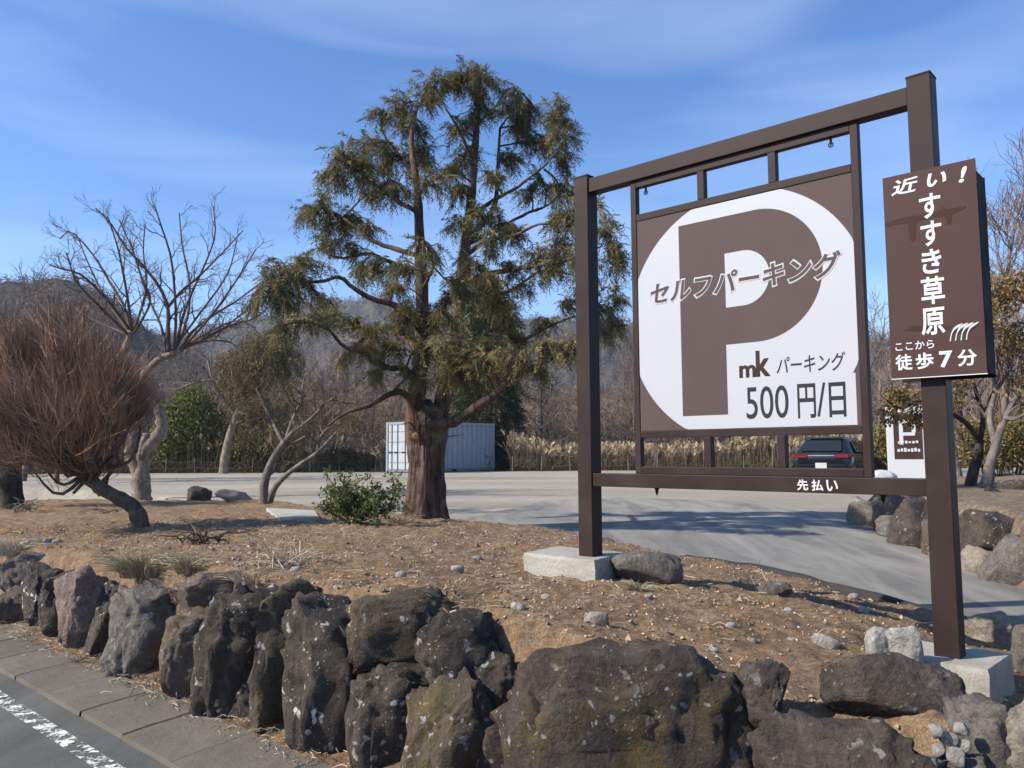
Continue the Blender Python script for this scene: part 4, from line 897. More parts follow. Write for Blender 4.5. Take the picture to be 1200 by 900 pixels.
redtree('red_shrub_tree', 'reddish twiggy domed tree on a leaning cut-back trunk before the pale tree', [([(167, 626, 0), (163, 608, 0), (156, 594, 0), (140, 584, 0), (118, 572, 0), (106, 562, 0)], 19, 15), ([(112, 568, 0), (104, 552, 0), (102, 540, 0), (100, 530, 0)], 9, 8), ([(110, 566, 0), (92, 556, -.1), (74, 550, -.2), (58, 540, -.3)], 6, 3), ([(116, 570, 0), (128, 556, .2), (140, 540, .3)], 6, 3)],
        'bark_brown', (104, 548), lb[1] + .1, [(36, 396, 52, 30, .3, .16), (92, 412, 44, 34, .0, .12), (140, 442, 42, 30, -.2, .13), (50, 446, 70, 38, .3, .12), (2, 474, 70, 46, -.5, .14), (106, 486, 56, 36, -.5, .10), (160, 470, 30, 24, .3, .06), (40, 526, 80, 30, -.5, .09), (-40, 440, 60, 56, .2, .10), (66, 372, 26, 14, .5, .03), (130, 530, 40, 18, .3, .03)], 4200, 31, RED)
db = on_bank(18, 596)
redtree('red_shrub_tree', 'reddish twiggy tree on a thick dark trunk at the back of the bank', [([(16, 604, 0), (14, 585, 0), (12, 560, 0), (16, 535, 0), (22, 515, 0)], 27, 20), ([(14, 560, 0), (0, 535, .1), (-20, 515, .2)], 14, 8), ([(20, 530, 0), (44, 512, -.2), (60, 498, -.3)], 10, 5)],
        'bark_dark', (14, 535), db[1] + .1, [(-10, 440, 100, 60, 0, .5), (40, 480, 80, 46, .3, .3), (-40, 490, 70, 40, -.2, .2)], 2600, 32, RED)

# ---------------- small crooked tree with thin drab foliage
rg = np.random.default_rng(41)
b2 = on_bank(313, 591); D2 = b2[1] + .1; k2 = D2 / F
smt = empty('crooked_tree', (b2[0], D2, b2[2])); tag(smt, 'small crooked tree with thin drab foliage at the rear of the bank', 'tree')
def L2(pts, w0, w1, n=14): return spline([at_d(a, b, D2 + c) for a, b, c in pts], n), taper(w0 * k2 / 2, w1 * k2 / 2, n)
tk = [L2([(311, 598, 0), (309, 575, 0), (313, 555, 0), (322, 535, 0), (332, 520, 0), (345, 505, 0)], 12, 6), L2([(316, 588, 0), (322, 572, -.1), (334, 558, -.2), (352, 544, -.3), (372, 530, -.4), (396, 505, -.5)], 8, 3), L2([(330, 524, 0), (344, 520, .1), (358, 512, .2)], 6, 4, 6), L2([(312, 558, 0), (322, 548, .2), (326, 520, .3)], 6, 3, 8),
      L2([(336, 512, 0), (344, 490, .1), (352, 470, .2), (356, 445, .3)], 5, 2), L2([(332, 520, 0), (322, 500, .3), (312, 480, .5), (300, 455, .6)], 5, 2), L2([(345, 505, 0), (365, 490, -.2), (385, 470, -.3), (405, 462, -.4)], 4, 2), L2([(372, 530, -.4), (376, 512, -.4), (392, 492, -.3)], 4, 2)]
Geo().paths(tk, 9).obj('trunk', M['bark_grey'], smt, smooth=True)
c1 = children(rg, tk[3:], 8, .9, (30, 65), .1, 6, .07, .6, .006); c2 = children(rg, c1, 5, .4, (25, 60), 0, 5, .08, .6, .004)
Geo().paths(c1, 5).paths(c2, 3).obj('twigwork', M['bark_twig'], smt, smooth=True)['kind'] = 'stuff'
DRAB = [(.14, .12, .055), (.17, .135, .065), (.11, .10, .05), (.20, .15, .085)]
E_ = np.array([p[rg.integers(2, 5)] for p, r in c2 for _ in range(5)]); E_ = E_[rg.uniform(size=len(E_)) < .8]
V, T, C = sprays(E_, rngp(rg, len(E_)) * .8 + np.array([0, 0, -.55]), rg.uniform(.10, .22, len(E_)), rg, 9, pal(rg, len(E_), DRAB), .4, .09, .36)
Geo().add(V, None, T, C).obj('crown', M['tint'], smt, color=True)

# ---------------- weeping tree across the car park
rg = np.random.default_rng(43); D3 = 44.0; k3 = D3 / F; g3 = at_z(263, 553, LOT)
wt = empty('weeping_tree', (at_d(263, 552, D3)[0], D3, LOT)); tag(wt, 'pale-trunked tree with drooping olive-brown crown across the car park', 'tree')
def L3(pts, w0, w1, n=12): return spline([at_d(a, b, D3 + c) for a, b, c in pts], n), taper(w0 * k3 / 2, w1 * k3 / 2, n)
tk = [L3([(262, 556, 0), (264, 535, 0), (269, 512, 0), (277, 488, 0), (284, 468, 0), (288, 448, 0), (296, 425, 0)], 12, 5), L3([(276, 490, 0), (266, 472, 0), (256, 458, 0), (247, 438, 0), (243, 418, 0)], 5, 2), L3([(284, 470, 0), (300, 450, .5), (320, 430, 1), (330, 410, 1)], 5, 2), L3([(248, 446, 0), (230, 448, -.5), (208, 456, -1)], 3, 1.5), L3([(287, 455, 0), (276, 435, 1), (280, 410, 1.5)], 4, 2)]
Geo().paths(tk, 8).obj('trunk', M['bark_pale'], wt, smooth=True)
c1 = children(rg, tk[1:4], 8, 2.2, (30, 60), .2, 5, .07, .6, .016); Geo().paths(c1, 4).paths(children(rg, c1, 5, 1.1, (30, 60), .1, 4, .07, .6, .012), 3).obj('twigwork', M['bark_grey'], wt)['kind'] = 'stuff'
pp = np.concatenate([ell(rg, int(n), at_d(cx, cy, D3 + dd), (rx * k3, rx * k3, ry * k3)) for cx, cy, rx, ry, dd, n in [(312, 402, 32, 18, 0, 900), (300, 420, 34, 22, -.5, 900), (330, 418, 26, 22, .3, 600), (284, 440, 22, 26, 0, 450), (292, 480, 26, 34, .5, 450), (330, 478, 34, 26, .5, 350), (268, 420, 16, 14, 0, 200)]])
V, T, C = sprays(pp, rngp(rg, len(pp)) * .5 + np.array([0, 0, -.9]), rg.uniform(.6, 1.3, len(pp)), rg, 8, pal(rg, len(pp), [(.16, .125, .05), (.13, .11, .05), (.09, .085, .045), (.20, .15, .07)]), .3, .06, .22)
Geo().add(V, None, T, C).obj('crown', M['tint'], wt, color=True)

# ---------------- green shrub beside the conifer
rg = np.random.default_rng(45)
bs = on_bank(414, 612); Ds = bs[1]; ks = Ds / F
shb = empty('green_shrub', (bs[0], Ds, bs[2] - .03)); tag(shb, 'low spiky green shrub at the left of the conifer trunk', 'shrub')
stx = [(spline([np.array([bs[0], Ds, bs[2]]) + rg.normal(size=3) * np.array([.08, .08, 0]), at_d(414 + rg.normal() * 18, 592, Ds + rg.normal() * .12), at_d(cx, cy, Ds + rg.normal() * .22)], 7), taper(.009, .003, 7)) for cx, cy in [(386, 572), (398, 562), (412, 556), (428, 558), (442, 568), (455, 576), (468, 566), (470, 582), (380, 590), (392, 600), (440, 592), (420, 580), (404, 585), (430, 600), (452, 600), (384, 560), (460, 556), (436, 610), (400, 612), (416, 598), (474, 596)]]
cs = children(rg, stx, 7, .22, (25, 60), .25, 5, .06, .6, .003, .15)
Geo().paths(stx, 5).paths(cs, 3).obj('stem', M['bark_brown'], shb)
E_ = np.array([p[rg.integers(1, 5)] for p, r in cs for _ in range(24)] + [p[rg.integers(2, 7)] for p, r in stx for _ in range(60)]); E_ = E_ + rg.normal(size=E_.shape) * .02
V, T, C = leaves(E_, rg.uniform(.03, .075, len(E_)), rg, pal(rg, len(E_), [(.09, .135, .035), (.125, .155, .042), (.06, .095, .03), (.17, .15, .055)]), .35, .0)
Geo().add(V, None, T, C).obj('foliage', M['tint'], shb, color=True)

# ---------------- woodland behind the car park
def bare_proto(seed, H, spread, cols, stems=1, dens=1.0):
    rg = np.random.default_rng(seed); L0 = []
    for s in range(stems):
        lean = rg.normal(size=3) * np.array([.10, .10, 0]) * H * (1 + .8 * (stems > 1)); P = spline([np.zeros(3) + rg.normal(size=3) * np.array([.1, .1, 0]) * (stems > 1), np.array([0, 0, H * .33]) + lean * .3 + rg.normal(size=3) * .12, np.array([0, 0, H * .66]) + lean * .7 + rg.normal(size=3) * .2, np.array([0, 0, H * .97]) + lean], 12)
        L0.append((P, taper(.018 * H / sqrt(stems), .015, 12, .8)))
    c1 = children(rg, L0, int(15 * dens / sqrt(stems)) + 2, spread, (28, 62), .35, 6, .05, .5, .016, .22); c2 = children(rg, c1, int(6 * dens), spread * .5, (25, 55), .3, 5, .06, .6, .012, .2); c3 = children(rg, c2, int(5 * dens), spread * .28, (25, 55), .25, 4, .07, .7, .010, .15)
    a = Geo().paths(L0, 7).paths(c1, 5).mesh('trunk', smooth=True); b = Geo().paths(c2, 3).paths(c3, 3)
    N = b.n; col = np.asarray(cols)[rg.integers(0, len(cols), 1)][0]; b.C = [np.broadcast_to(col, (len(v), 3)) * rg.uniform(.8, 1.2, (len(v), 1)) for v in b.V]
    bm_ = b.mesh('twigs', color=True); return a, bm_
TW = [(.19, .145, .125), (.22, .16, .13), (.17, .135, .115), (.24, .18, .14), (.20, .13, .11)]
protos = [bare_proto(500 + k, h, sp, [TW[k % 5]], st_, dn) for k, (h, sp, st_, dn) in enumerate([(8.5, 2.6, 1, 1.), (7., 2.4, 2, 1.1), (9.5, 2.8, 1, 1.1), (6., 2.2, 3, 1.1), (7.5, 2.6, 2, 1.), (4.6, 1.9, 4, 1.2)])]
barks = ['bark_grey', 'bark_brown', 'bark_grey', 'bark_brown', 'bark_pale', 'bark_brown']
for (a, b), m in zip(protos, barks): a.materials.append(M[m]); b.materials.append(M['tint_wood'])
def place_bare(k, x, y, z, sc, rz, label, group):
    t = empty('bare_tree', (x, y, z), rz); t.scale = (sc,) * 3; tag(t, label, 'tree', group)
    for me, nm in zip(protos[k], ('trunk', 'crown')):
        o = bpy.data.objects.new(nm, me); link(o, t)
rg = np.random.default_rng(77)
spots = []
for k in range(58):
    px = -60 + k * 1300 / 57 + rg.uniform(-12, 12); d = rg.uniform(47, 62)
    spots.append((px, d))
for k in range(34):
    spots.append((-60 + k * 1300 / 33 + rg.uniform(-18, 18), rg.uniform(64, 92)))
KD = ['tall grey single-stemmed bare tree', 'brown two-stemmed bare tree', 'tallest grey straight bare tree', 'brown three-stemmed bare tree', 'pale-barked two-stemmed bare tree', 'short many-stemmed bare thicket tree']
REG = [(60, 'past the dark-trunked red tree'), (150, 'past the leaning red tree'), (205, 'past the pollarded tree'), (275, 'past the green thicket'), (350, 'past the weeping tree'), (430, 'past the crooked tree'), (520, 'past the container doors'), (600, 'past the container side'), (690, 'past the plume grass'), (760, 'past the left signpost'), (860, 'past the P stem'), (960, 'past the price lettering'), (1040, 'past the black car'), (1110, 'past the white pylon'), (1e9, 'past the terrace trees')]
for i, (px, d) in enumerate(spots):
    x = (px - 600) / F * d
    if abs(px - 470) < 130 and d < 50: d = 52.
    k = int(rg.integers(0, 6)); sc = rg.uniform(.62, .95)
    if 600 < px < 700: sc *= .8
    reg = next(t_ for lim, t_ in REG if px < lim)
    place_bare(k, x, d, float(ground_z(np.array(x), np.array(d))) - .05, sc, rg.uniform(0, 6.3), KD[k] + (', front row, ' if d < 63 else ', back row, ') + reg, 'bare woodland trees behind the car park')
# taller bare trees at the right, nearer
for i, (px, d, k, sc) in enumerate([(1012, 31, 2, .72), (1026, 34, 0, .85), (1042, 30, 1, .8), (1000, 36, 4, .8), (985, 38, 2, .7), (1172, 22, 0, .98), (1192, 24, 2, .9), (1150, 27, 1, .9), (1120, 30, 2, .85), (1090, 33, 4, .8), (1215, 20, 0, .85), (-8, 30, 0, .9), (30, 33, 2, .78), (66, 31, 1, .95), (98, 35, 4, .95)]):
    x = (px - 600) / F * d
    place_bare(k, x, d, LOT - .1 if d > 22 else .9, sc, i * 1.3, ('tall leafless grey tree ' if k in (0, 2) else 'leafless multi-stemmed tree ') + ('past the reddish twiggy trees' if px < 200 else 'behind the black car and P panel edge' if px < 1046 else 'behind the white pylon' if px < 1110 else 'behind the rusty trees on the terrace'), 'tall bare trees behind the signboards')

# dry brush and plume grass along the rear edge (uncountable)
def stems_stuff(name, label, cat, N, xr, yr, hr, cols, rad, seed, lean=.25, plume=None, parent=None, dens=None):
    rg = np.random.default_rng(seed); x = rg.uniform(*xr, N); y = rg.uniform(*yr, N)
    if dens is not None:
        keep = rg.uniform(size=N) < dens(x, y); x, y = x[keep], y[keep]; N = len(x)
    h = rg.uniform(*hr, N) * (.65 + .8 * (vnoise(x * .35, y * .35, seed) + .5)); z = ground_z(x, y)
    ang = rg.uniform(0, 2 * pi, N); ln = np.abs(rg.normal(size=N)) * lean * h; u = np.linspace(0, 1, 5)[None]
    P = np.stack([x[:, None] + (np.cos(ang) * ln)[:, None] * u ** 1.8, y[:, None] + (np.sin(ang) * ln)[:, None] * u ** 1.8, z[:, None] - .05 + h[:, None] * (u - .12 * u ** 3)], -1)
    col = pal(rg, N, cols); g = Geo().tubes(P, np.broadcast_to(taper(rad, rad * .4, 5), (N, 5)), 3, C=col)
    if plume:
        V, T, C = sprays(P[:, 3], P[:, 4] - P[:, 3], np.full(N, plume), rg, 9, col * 1.25, .25, .16, .35); g.add(V, None, T, C)
    else:
        ii = np.repeat(np.arange(N), 4); f = rg.integers(1, 4, len(ii)); s0 = P[ii, f]; d = rngp(rg, len(ii)) + np.array([0, 0, .7]); l = (h[ii] * rg.uniform(.15, .4, len(ii)))[:, None]
        Q = s0[:, None] + d[:, None] * l[:, None] * np.linspace(0, 1, 3)[None, :, None]; g.tubes(Q, np.broadcast_to(taper(rad * .7, rad * .3, 3), (len(ii), 3)), 3, C=col[ii])
    o = g.obj(name, M['tint_dry'], color=True); return tag(o, label, cat, kind='stuff')
stems_stuff('dry_brush', 'tangled grey-brown dry brush along the back of the car park', 'brush', 5200, (-32, 30), (46, 54), (1.6, 3.2), [(.20, .15, .115), (.16, .12, .09), (.25, .19, .14), (.14, .10, .08)], .018, 61, dens=lambda x, y: np.where((x > -9) & (x < .8) & (y < 49.5), 0., 1.))
pg = lambda x, y: np.where((x > -.2) & (x < 28), .95, np.where(x < -4.5, .22, .0))
stems_stuff('plume_grass', 'tall straw-coloured plume grass at the back of the car park', 'grass', 9000, (-30, 28), (45.3, 48.5), (1.3, 2.3), [(.40, .31, .20), (.33, .25, .165), (.45, .37, .25), (.27, .20, .13)], .016, 62, .22, .45, dens=pg)
stems_stuff('low_scrub', 'low olive and brown scrub at the foot of the woodland', 'scrub', 5200, (-32, 30), (44.9, 46.5), (.3, .9), [(.17, .14, .06), (.13, .12, .05), (.24, .18, .09), (.12, .085, .05)], .014, 63, .5, dens=lambda x, y: np.where((x > -8.2) & (x < 0.), 0., 1.))
def cone_tree(name, label, px, pb, ptop, d, halfw, N, cols, seed, leafL=(.5, 1.), power=.8):
    rg = np.random.default_rng(seed); x = (px - 600) / F * d; zb = float(ground_z(np.array(x), np.array(d))); H = at_d(px, ptop, d)[2] - zb; w = halfw / F * d
    t = empty(name, (x, d, zb)); tag(t, label, 'tree'); Geo().tube(spline([(x, d, zb - .2), (x + .05, d, zb + H * .5), (x, d, zb + H)], 12), taper(.02 * H, .02, 12), 8).obj('trunk', M['bark_dark'], t, smooth=True)
    f = rg.uniform(0, 1, N) ** 1.25; a = rg.uniform(0, 2 * pi, N); lob = 1 + .22 * np.sin(a * 3 + f * 17) + .18 * np.sin(a * 5 - f * 31); r = w * (1 - f) ** power * lob * np.sqrt(rg.uniform(.15, 1, N))
    p = np.stack([x + r * np.cos(a), d + r * np.sin(a), zb + H * (.04 + .95 * f) - .12 * r], 1); ax = np.stack([np.cos(a), np.sin(a), np.full(N, -.35)], 1) + rg.normal(size=(N, 3)) * .35
    V, T, C = sprays(p, ax, rg.uniform(*leafL, N), rg, 9, pal(rg, N, cols), .3, .14, .36); Geo().add(V, None, T, C).obj('crown', M['tint'], t, color=True)
cone_tree('dark_conifer', 'dense dark green conifer standing behind the shipping container', 573, 552, 322, 49, 40, 5200, [(.030, .042, .018), (.04, .052, .022), (.024, .034, .016), (.055, .06, .026)], 81, power=.55)
# green thicket and olive bushes across the car park
def bush(name, label, blobs, d, N, cols, seed, leaf=(.12, .3), cat='shrub', asp=.4, group=None):
    rg = np.random.default_rng(seed); cx = np.mean([b[0] for b in blobs]); x = (cx - 600) / F * d; zb = float(ground_z(np.array(x), np.array(d)))
    t = empty(name, (x, d, zb)); tag(t, label, cat, group); P = []; S = []
    for (bx, by, rx, ry, dd) in blobs:
        c = at_d(bx, by, d + dd); k = d / F; n = int(N * rx * ry / sum(b[2] * b[3] for b in blobs)); q = ell(rg, n, c, (rx * k, rx * k * .8, ry * k)); q[:, 2] = np.maximum(q[:, 2], zb + .05); P.append(q)
        for e in ell(rg, 7, c, (rx * k * .7, rx * k * .6, ry * k * .8)): S.append((spline([(x + rg.normal() * rx * k * .4, d + rg.normal() * .4, zb - .05), (np.array([x, d, zb]) + e) / 2 + rg.normal(size=3) * .2, e], 6), taper(.035, .01, 6)))
    P = np.concatenate(P); V, T, C = leaves(P, rg.uniform(*leaf, len(P)), rg, pal(rg, len(P), cols), asp, .2)
    Geo().paths(S, 4).obj('stem', M['bark_brown'], t); Geo().add(V, None, T, C).obj('foliage', M['tint'], t, color=True)
GRN = [(.12, .145, .035), (.16, .175, .045), (.085, .11, .03), (.20, .19, .06)]
bush('green_thicket', 'bright green leafy thicket across the car park', [(215, 500, 36, 40, 0), (196, 520, 26, 26, -.5), (240, 505, 30, 36, .3), (228, 470, 26, 22, .5), (258, 520, 20, 26, .2), (200, 486, 20, 20, 0)], 46.2, 15000, GRN, 91)
OLV = [(.13, .115, .045), (.10, .095, .04), (.17, .135, .06), (.08, .08, .035)]
bush('olive_bush', 'dull olive bush beside the weeping tree trunk', [(296, 520, 30, 28, 0), (330, 526, 26, 22, .3), (306, 496, 22, 18, .4)], 46.0, 7000, OLV, 92)
bush('olive_bush', 'low dark bush left of the shipping container', [(400, 538, 26, 13, 0), (424, 541, 18, 10, .2)], 45.6, 4500, [(.06, .06, .028), (.085, .075, .035), (.11, .09, .045)], 93)
bush('yellow_bush', 'yellowish bush behind the white parking pylon', [(1040, 524, 26, 34, 0), (1066, 528, 30, 30, .4), (1024, 540, 16, 18, -.2)], 28, 6500, [(.24, .19, .06), (.18, .15, .05), (.28, .21, .09), (.13, .12, .04)], 94, (.08, .2))
bush('yellow_bush', 'yellow-green bush behind the forked trees on the terrace', [(1170, 520, 30, 34, 0), (1140, 520, 20, 30, .2), (1205, 510, 30, 40, .3)], 17.5, 7000, [(.20, .16, .05), (.15, .14, .045), (.26, .18, .07), (.12, .11, .04)], 95, (.05, .14))

# ---------------- forked trees on the terrace
rg = np.random.default_rng(97)
def terr_tree(label, D4, trunks, blobs, cols, N, seed, mat='bark_grey'):
    rg = np.random.default_rng(seed); k = D4 / F; b = at_d(trunks[0][0][0][0], trunks[0][0][0][1], D4); t = empty('rusty_tree', b); tag(t, label, 'tree', 'half-leafless rust-coloured trees on the terrace')
    L = [(spline([at_d(a, c, D4 + e) for a, c, e in pts], 14), taper(w0 * k / 2, w1 * k / 2, 14)) for pts, w0, w1 in trunks]
    Geo().paths(L, 9).obj('trunk', M[mat], t, smooth=True); c1 = children(rg, L[1:], 8, .85, (30, 60), .2, 6, .06, .55, .007, .2); c2 = children(rg, c1, 5, .4, (28, 60), .1, 5, .07, .6, .004)
    Geo().paths(c1, 5).paths(c2, 3).obj('twigwork', M['bark_twig'], t)['kind'] = 'stuff'
    P = np.concatenate([ell(rg, int(N * rx * ry / sum(b_[2] * b_[3] for b_ in blobs)), at_d(bx, by, D4 + dd), (rx * k, rx * k * .9, ry * k)) for bx, by, rx, ry, dd in blobs])
    P = P[vnoise(P[:, 0] * 3.1 + P[:, 1] * 1.7, P[:, 2] * 3.3, seed) > -.12]
    V, T, C = leaves(P, rg.uniform(.04, .10, len(P)), rg, pal(rg, len(P), cols), .5, .35); Geo().add(V, None, T, C).obj('crown', M['tint'], t, color=True)
RUST = [(.26, .15, .055), (.20, .13, .05), (.15, .12, .05), (.30, .19, .08), (.11, .10, .045)]
terr_tree('rusty-leaved tree with a forked pale trunk on the terrace', 13.2, [([(1152, 580, 0), (1158, 560, 0), (1160, 545, 0), (1168, 520, 0)], 15, 10), ([(1160, 545, 0), (1172, 505, 0), (1184, 478, .1), (1196, 455, .2), (1206, 425, .3)], 10, 3), ([(1166, 520, 0), (1160, 490, .2), (1166, 455, .4), (1160, 415, .5), (1168, 370, .5)], 8, 2), ([(1178, 490, 0), (1192, 490, -.3), (1212, 478, -.5)], 6, 2), ([(1166, 460, .4), (1184, 430, .6), (1190, 390, .8)], 5, 2)],
          [(1170, 350, 32, 34, .3), (1198, 345, 36, 36, .3), (1150, 380, 26, 26, 0), (1190, 400, 34, 30, .5), (1140, 420, 22, 20, .2), (1206, 450, 26, 26, .2), (1160, 450, 24, 18, -.3), (1188, 520, 20, 26, .6)], RUST, 7000, 98)
terr_tree('rusty-leaved tree with dark crooked limbs beside the forked tree', 13.9, [([(1136, 575, 0), (1140, 555, 0), (1146, 535, 0), (1148, 515, 0)], 13, 9), ([(1147, 520, 0), (1136, 500, -.1), (1124, 490, -.2), (1104, 478, -.3), (1080, 470, -.5), (1056, 478, -.6), (1040, 470, -.7)], 7, 2), ([(1148, 515, 0), (1152, 490, .1), (1144, 460, .2), (1136, 430, .2), (1128, 395, .3)], 7, 2), ([(1146, 535, 0), (1128, 515, .3), (1116, 495, .5)], 5, 2)],
          [(1062, 468, 26, 12, -.5), (1046, 484, 18, 14, -.6), (1072, 490, 18, 12, -.4), (1050, 460, 14, 8, -.6), (1124, 440, 20, 24, .2), (1130, 400, 22, 24, .2), (1112, 474, 18, 14, 0), (1138, 350, 14, 24, .2)], RUST, 3600, 99, 'bark_dark')
lg = Geo().tube(spline([at_d(1156, 576, 12.4), at_d(1176, 583, 12.2), at_d(1200, 590, 12.0)], 8), taper(.10, .05, 8), 9); o = lg.obj('log', M['bark_dark'], smooth=True, origin=at_d(1176, 588, 12.2)); tag(o, 'short dark log lying on the terrace under the forked tree', 'log')
tag(rock_obj('rock', 1170, 562, 1206, 588, 12.8, 'rock_dark', 480, None, 'd', .9), 'black rock beside the forked tree trunk on the terrace', 'rock')

# ================================================================== THINGS ON THE CAR PARK
# ---- shipping container, its near corner behind the trunk
A4 = radians(41); e1 = np.array([-cos(A4), sin(A4), 0]); e2 = np.array([sin(A4), cos(A4), 0]); c0 = np.array([(488 - 600) / F * 42., 42., LOT + .02]); CW, CL_, CH = 2.44, 6.06, 2.70
ct = empty('shipping_container', c0); tag(ct, 'pale blue-white steel shipping container with corrugated side across the car park', 'container')
def cp(a, b, z): return c0 + e1 * a + e2 * b + ZV * z        # a across the door end, b along the side
def cbox(name, a0, a1, b0, b1, z0, z1, mat, parent):
    g = Geo().box(cp((a0 + a1) / 2, (b0 + b1) / 2, (z0 + z1) / 2), ((a1 - a0) / 2, (b1 - b0) / 2, (z1 - z0) / 2), np.array([e1, e2, ZV])); return g.obj(name, M[mat], parent)
for a in (0, CW - .14):
    for b in (0, CL_ - .14): cbox('corner_post', a, a + .14, b, b + .14, .0, CH, 'container_paint', ct)
for a in (.01, CW - .11):
    cbox('top_rail', a, a + .10, .141, CL_ - .141, CH - .13, CH - .01, 'container_paint', ct); cbox('bottom_rail', a, a + .10, .141, CL_ - .141, .02, .18, 'container_grey', ct)
cbox('door_header', .141, CW - .141, .02, .12, CH - .15, CH - .01, 'container_paint', ct); cbox('door_sill', .141, CW - .141, .02, .12, .02, .16, 'container_grey', ct)
cbox('roof', .111, CW - .111, .1, CL_ - .1, CH - .06, CH - .02, 'container_paint', ct)
def corr(a_, sign, b0, b1, n, along='b'):
    P = []
    for k in range(n):
        for f, dpt in ((0, 0), (.28, 0), (.5, .10), (.78, .10)): P.append((b0 + (b1 - b0) * (k + f) / n, dpt))
    P.append((b1, 0)); return np.array([[cp(a_ + sign * d, b, z) if along == 'b' else cp(b, a_ + sign * d, z) for z in (.18, CH - .13)] for b, d in P])
Geo().grid(corr(.04, 1, .14, CL_ - .14, 15)).obj('side_wall', M['container_paint'], ct); Geo().grid(corr(CW - .04, -1, .14, CL_ - .14, 15)).obj('side_wall', M['container_paint'], ct)
Geo().grid(corr(CL_ - .04, -1, .14, CW - .14, 8, 'a')).obj('end_wall', M['container_paint'], ct)
for a in (.15, CW / 2 + .005):
    dr = cbox('door', a, a + CW / 2 - .155, .045, .085, .17, CH - .16, 'container_door', ct)
    for f in (.28, .72):
        x = a + (CW / 2 - .155) * f; Geo().tube([cp(x, .015, .1), cp(x, .015, CH / 2), cp(x, .015, CH - .1)], [.022] * 3, 8).obj('lock_rod', M['container_grey'], dr)
        cbox('handle', x - .03, x + .28, -.012, .012, 1.05, 1.10, 'dark_metal', dr)
    for z in (.5, 1.05, 1.6, 2.15): cbox('door_rib', a + .03, a + CW / 2 - .185, .034, .0445, z, z + .035, 'container_grey', dr)
cbox('fork_pocket', -.006, .008, 2.6, 2.95, .03, .14, 'dark_metal', ct)
# ---- black hatchback
car = empty('parked_car', (0, 0, 0)); tag(car, 'black hatchback parked on the gravel, seen from behind through the sign frame', 'car')
def carpart(name, V, Q, mat, parent=car, T=None, smooth=False): return Geo().add(V, Q, T).obj(name, M[mat], parent, smooth=smooth, origin=(0, 0, 0))
stn = [(-2.12, .80, .48, .62, .66, .64), (-2.08, .86, .30, .80, .72, .86), (-2.0, .885, .25, .96, .70, 1.0), (-1.86, .90, .24, .98, .66, 1.17), (-1.62, .90, .24, .98, .62, 1.42), (-1.35, .90, .24, .97, .61, 1.475), (-.6, .90, .24, .95, .62, 1.51), (.1, .90, .24, .94, .62, 1.49), (.55, .90, .24, .93, .66, 1.30), (1.0, .89, .24, .92, .72, .99), (1.6, .86, .25, .84, .70, .87), (1.98, .78, .28, .72, .62, .74), (2.12, .62, .36, .56, .5, .58)]
sec = []
for y, w, z0, zb, wr, zr in stn:
    zr = max(zr, zb + .01); h = [(0, z0), (w * .86, z0), (w, z0 + .12), (w * 1.0, (z0 + zb) / 2), (w * .985, zb - .06), (w * .95, zb), (wr * 1.02 + (.95 * w - wr) * .25, zb + (zr - zb) * .72), (wr * .93, zr - .025 * (zr > zb + .1)), (wr * .6, zr + .008), (0, zr + .015)]
    sec.append([(x, y, z) for x, z in h] + [(-x, y, z) for x, z in h[-2:0:-1]])
sec = np.array(sec); n_ = sec.shape[1]; Q = [(i * n_ + j, i * n_ + (j + 1) % n_, (i + 1) * n_ + (j + 1) % n_, (i + 1) * n_ + j) for i in range(len(stn) - 1) for j in range(n_)]
bo = carpart('body', sec.reshape(-1, 3), Q, 'car_paint', smooth=True); bo.data.materials.append(M['car_glass'])
b = bmesh.new(); b.from_mesh(bo.data); b.verts.ensure_lookup_table(); b.faces.new([b.verts[j] for j in range(n_)]); b.faces.new([b.verts[(len(stn) - 1) * n_ + j] for j in range(n_)]); b.to_mesh(bo.data); b.free()
def quad(name, pts, mat, parent=bo, th=.012):
    P = np.array(pts, float); c = np.cross(P[1] - P[0], P[2] - P[0]); c = nrm(c) * th; V = np.vstack([P, P + c]); return Geo().add(V, [(0, 3, 2, 1), (4, 5, 6, 7), (0, 1, 5, 4), (1, 2, 6, 5), (2, 3, 7, 6), (3, 0, 4, 7)]).obj(name, M[mat], parent, origin=(0, 0, 0))
quad('rear_window', [(-.60, -2.0, 1.04), (.60, -2.0, 1.04), (.52, -1.68, 1.40), (-.52, -1.68, 1.40)], 'car_glass', th=.03)
for sx in (-1, 1):
    w_ = [(.885 * sx, -1.45, 1.02), (.875 * sx, .35, 1.0), (.72 * sx, .02, 1.37), (.70 * sx, -1.25, 1.37)]
    quad('side_window', w_ if sx > 0 else w_[::-1], 'car_glass', th=.03)
    Geo().box((.62 * sx, -2.06, .90), (.20, .05, .055)).obj('tail_light', M['tail_red'], bo, origin=(0, 0, 0)); Geo().box((.84 * sx, -1.94, .91), (.05, .12, .05)).obj('tail_light', M['tail_red'], bo, origin=(0, 0, 0))
    Geo().box((.66 * sx, 2.0, .66), (.14, .08, .05)).obj('headlight', M['rim'], bo, origin=(0, 0, 0)); Geo().box((.98 * sx, .55, 1.02), (.09, .06, .055)).obj('mirror', M['car_paint'], bo, origin=(0, 0, 0))
    for y in (-1.3, 1.3):
        ax = np.array([[0, 0, 1.], [0, 1., 0], [sx, 0, 0]]); wl_ = Geo().lathe((.74 * sx, y, .32), [(.20, 0), (.30, .0), (.32, .03), (.32, .15), (.30, .18), (.21, .185)], ax, 26).obj('wheel', M['rubber'], car, origin=(0, 0, 0))
        Geo().lathe((.74 * sx, y, .32), [(.21, .17), (.19, .14), (.06, .16), (0, .165)], ax, 12).obj('rim', M['rim'], wl_, origin=(0, 0, 0))
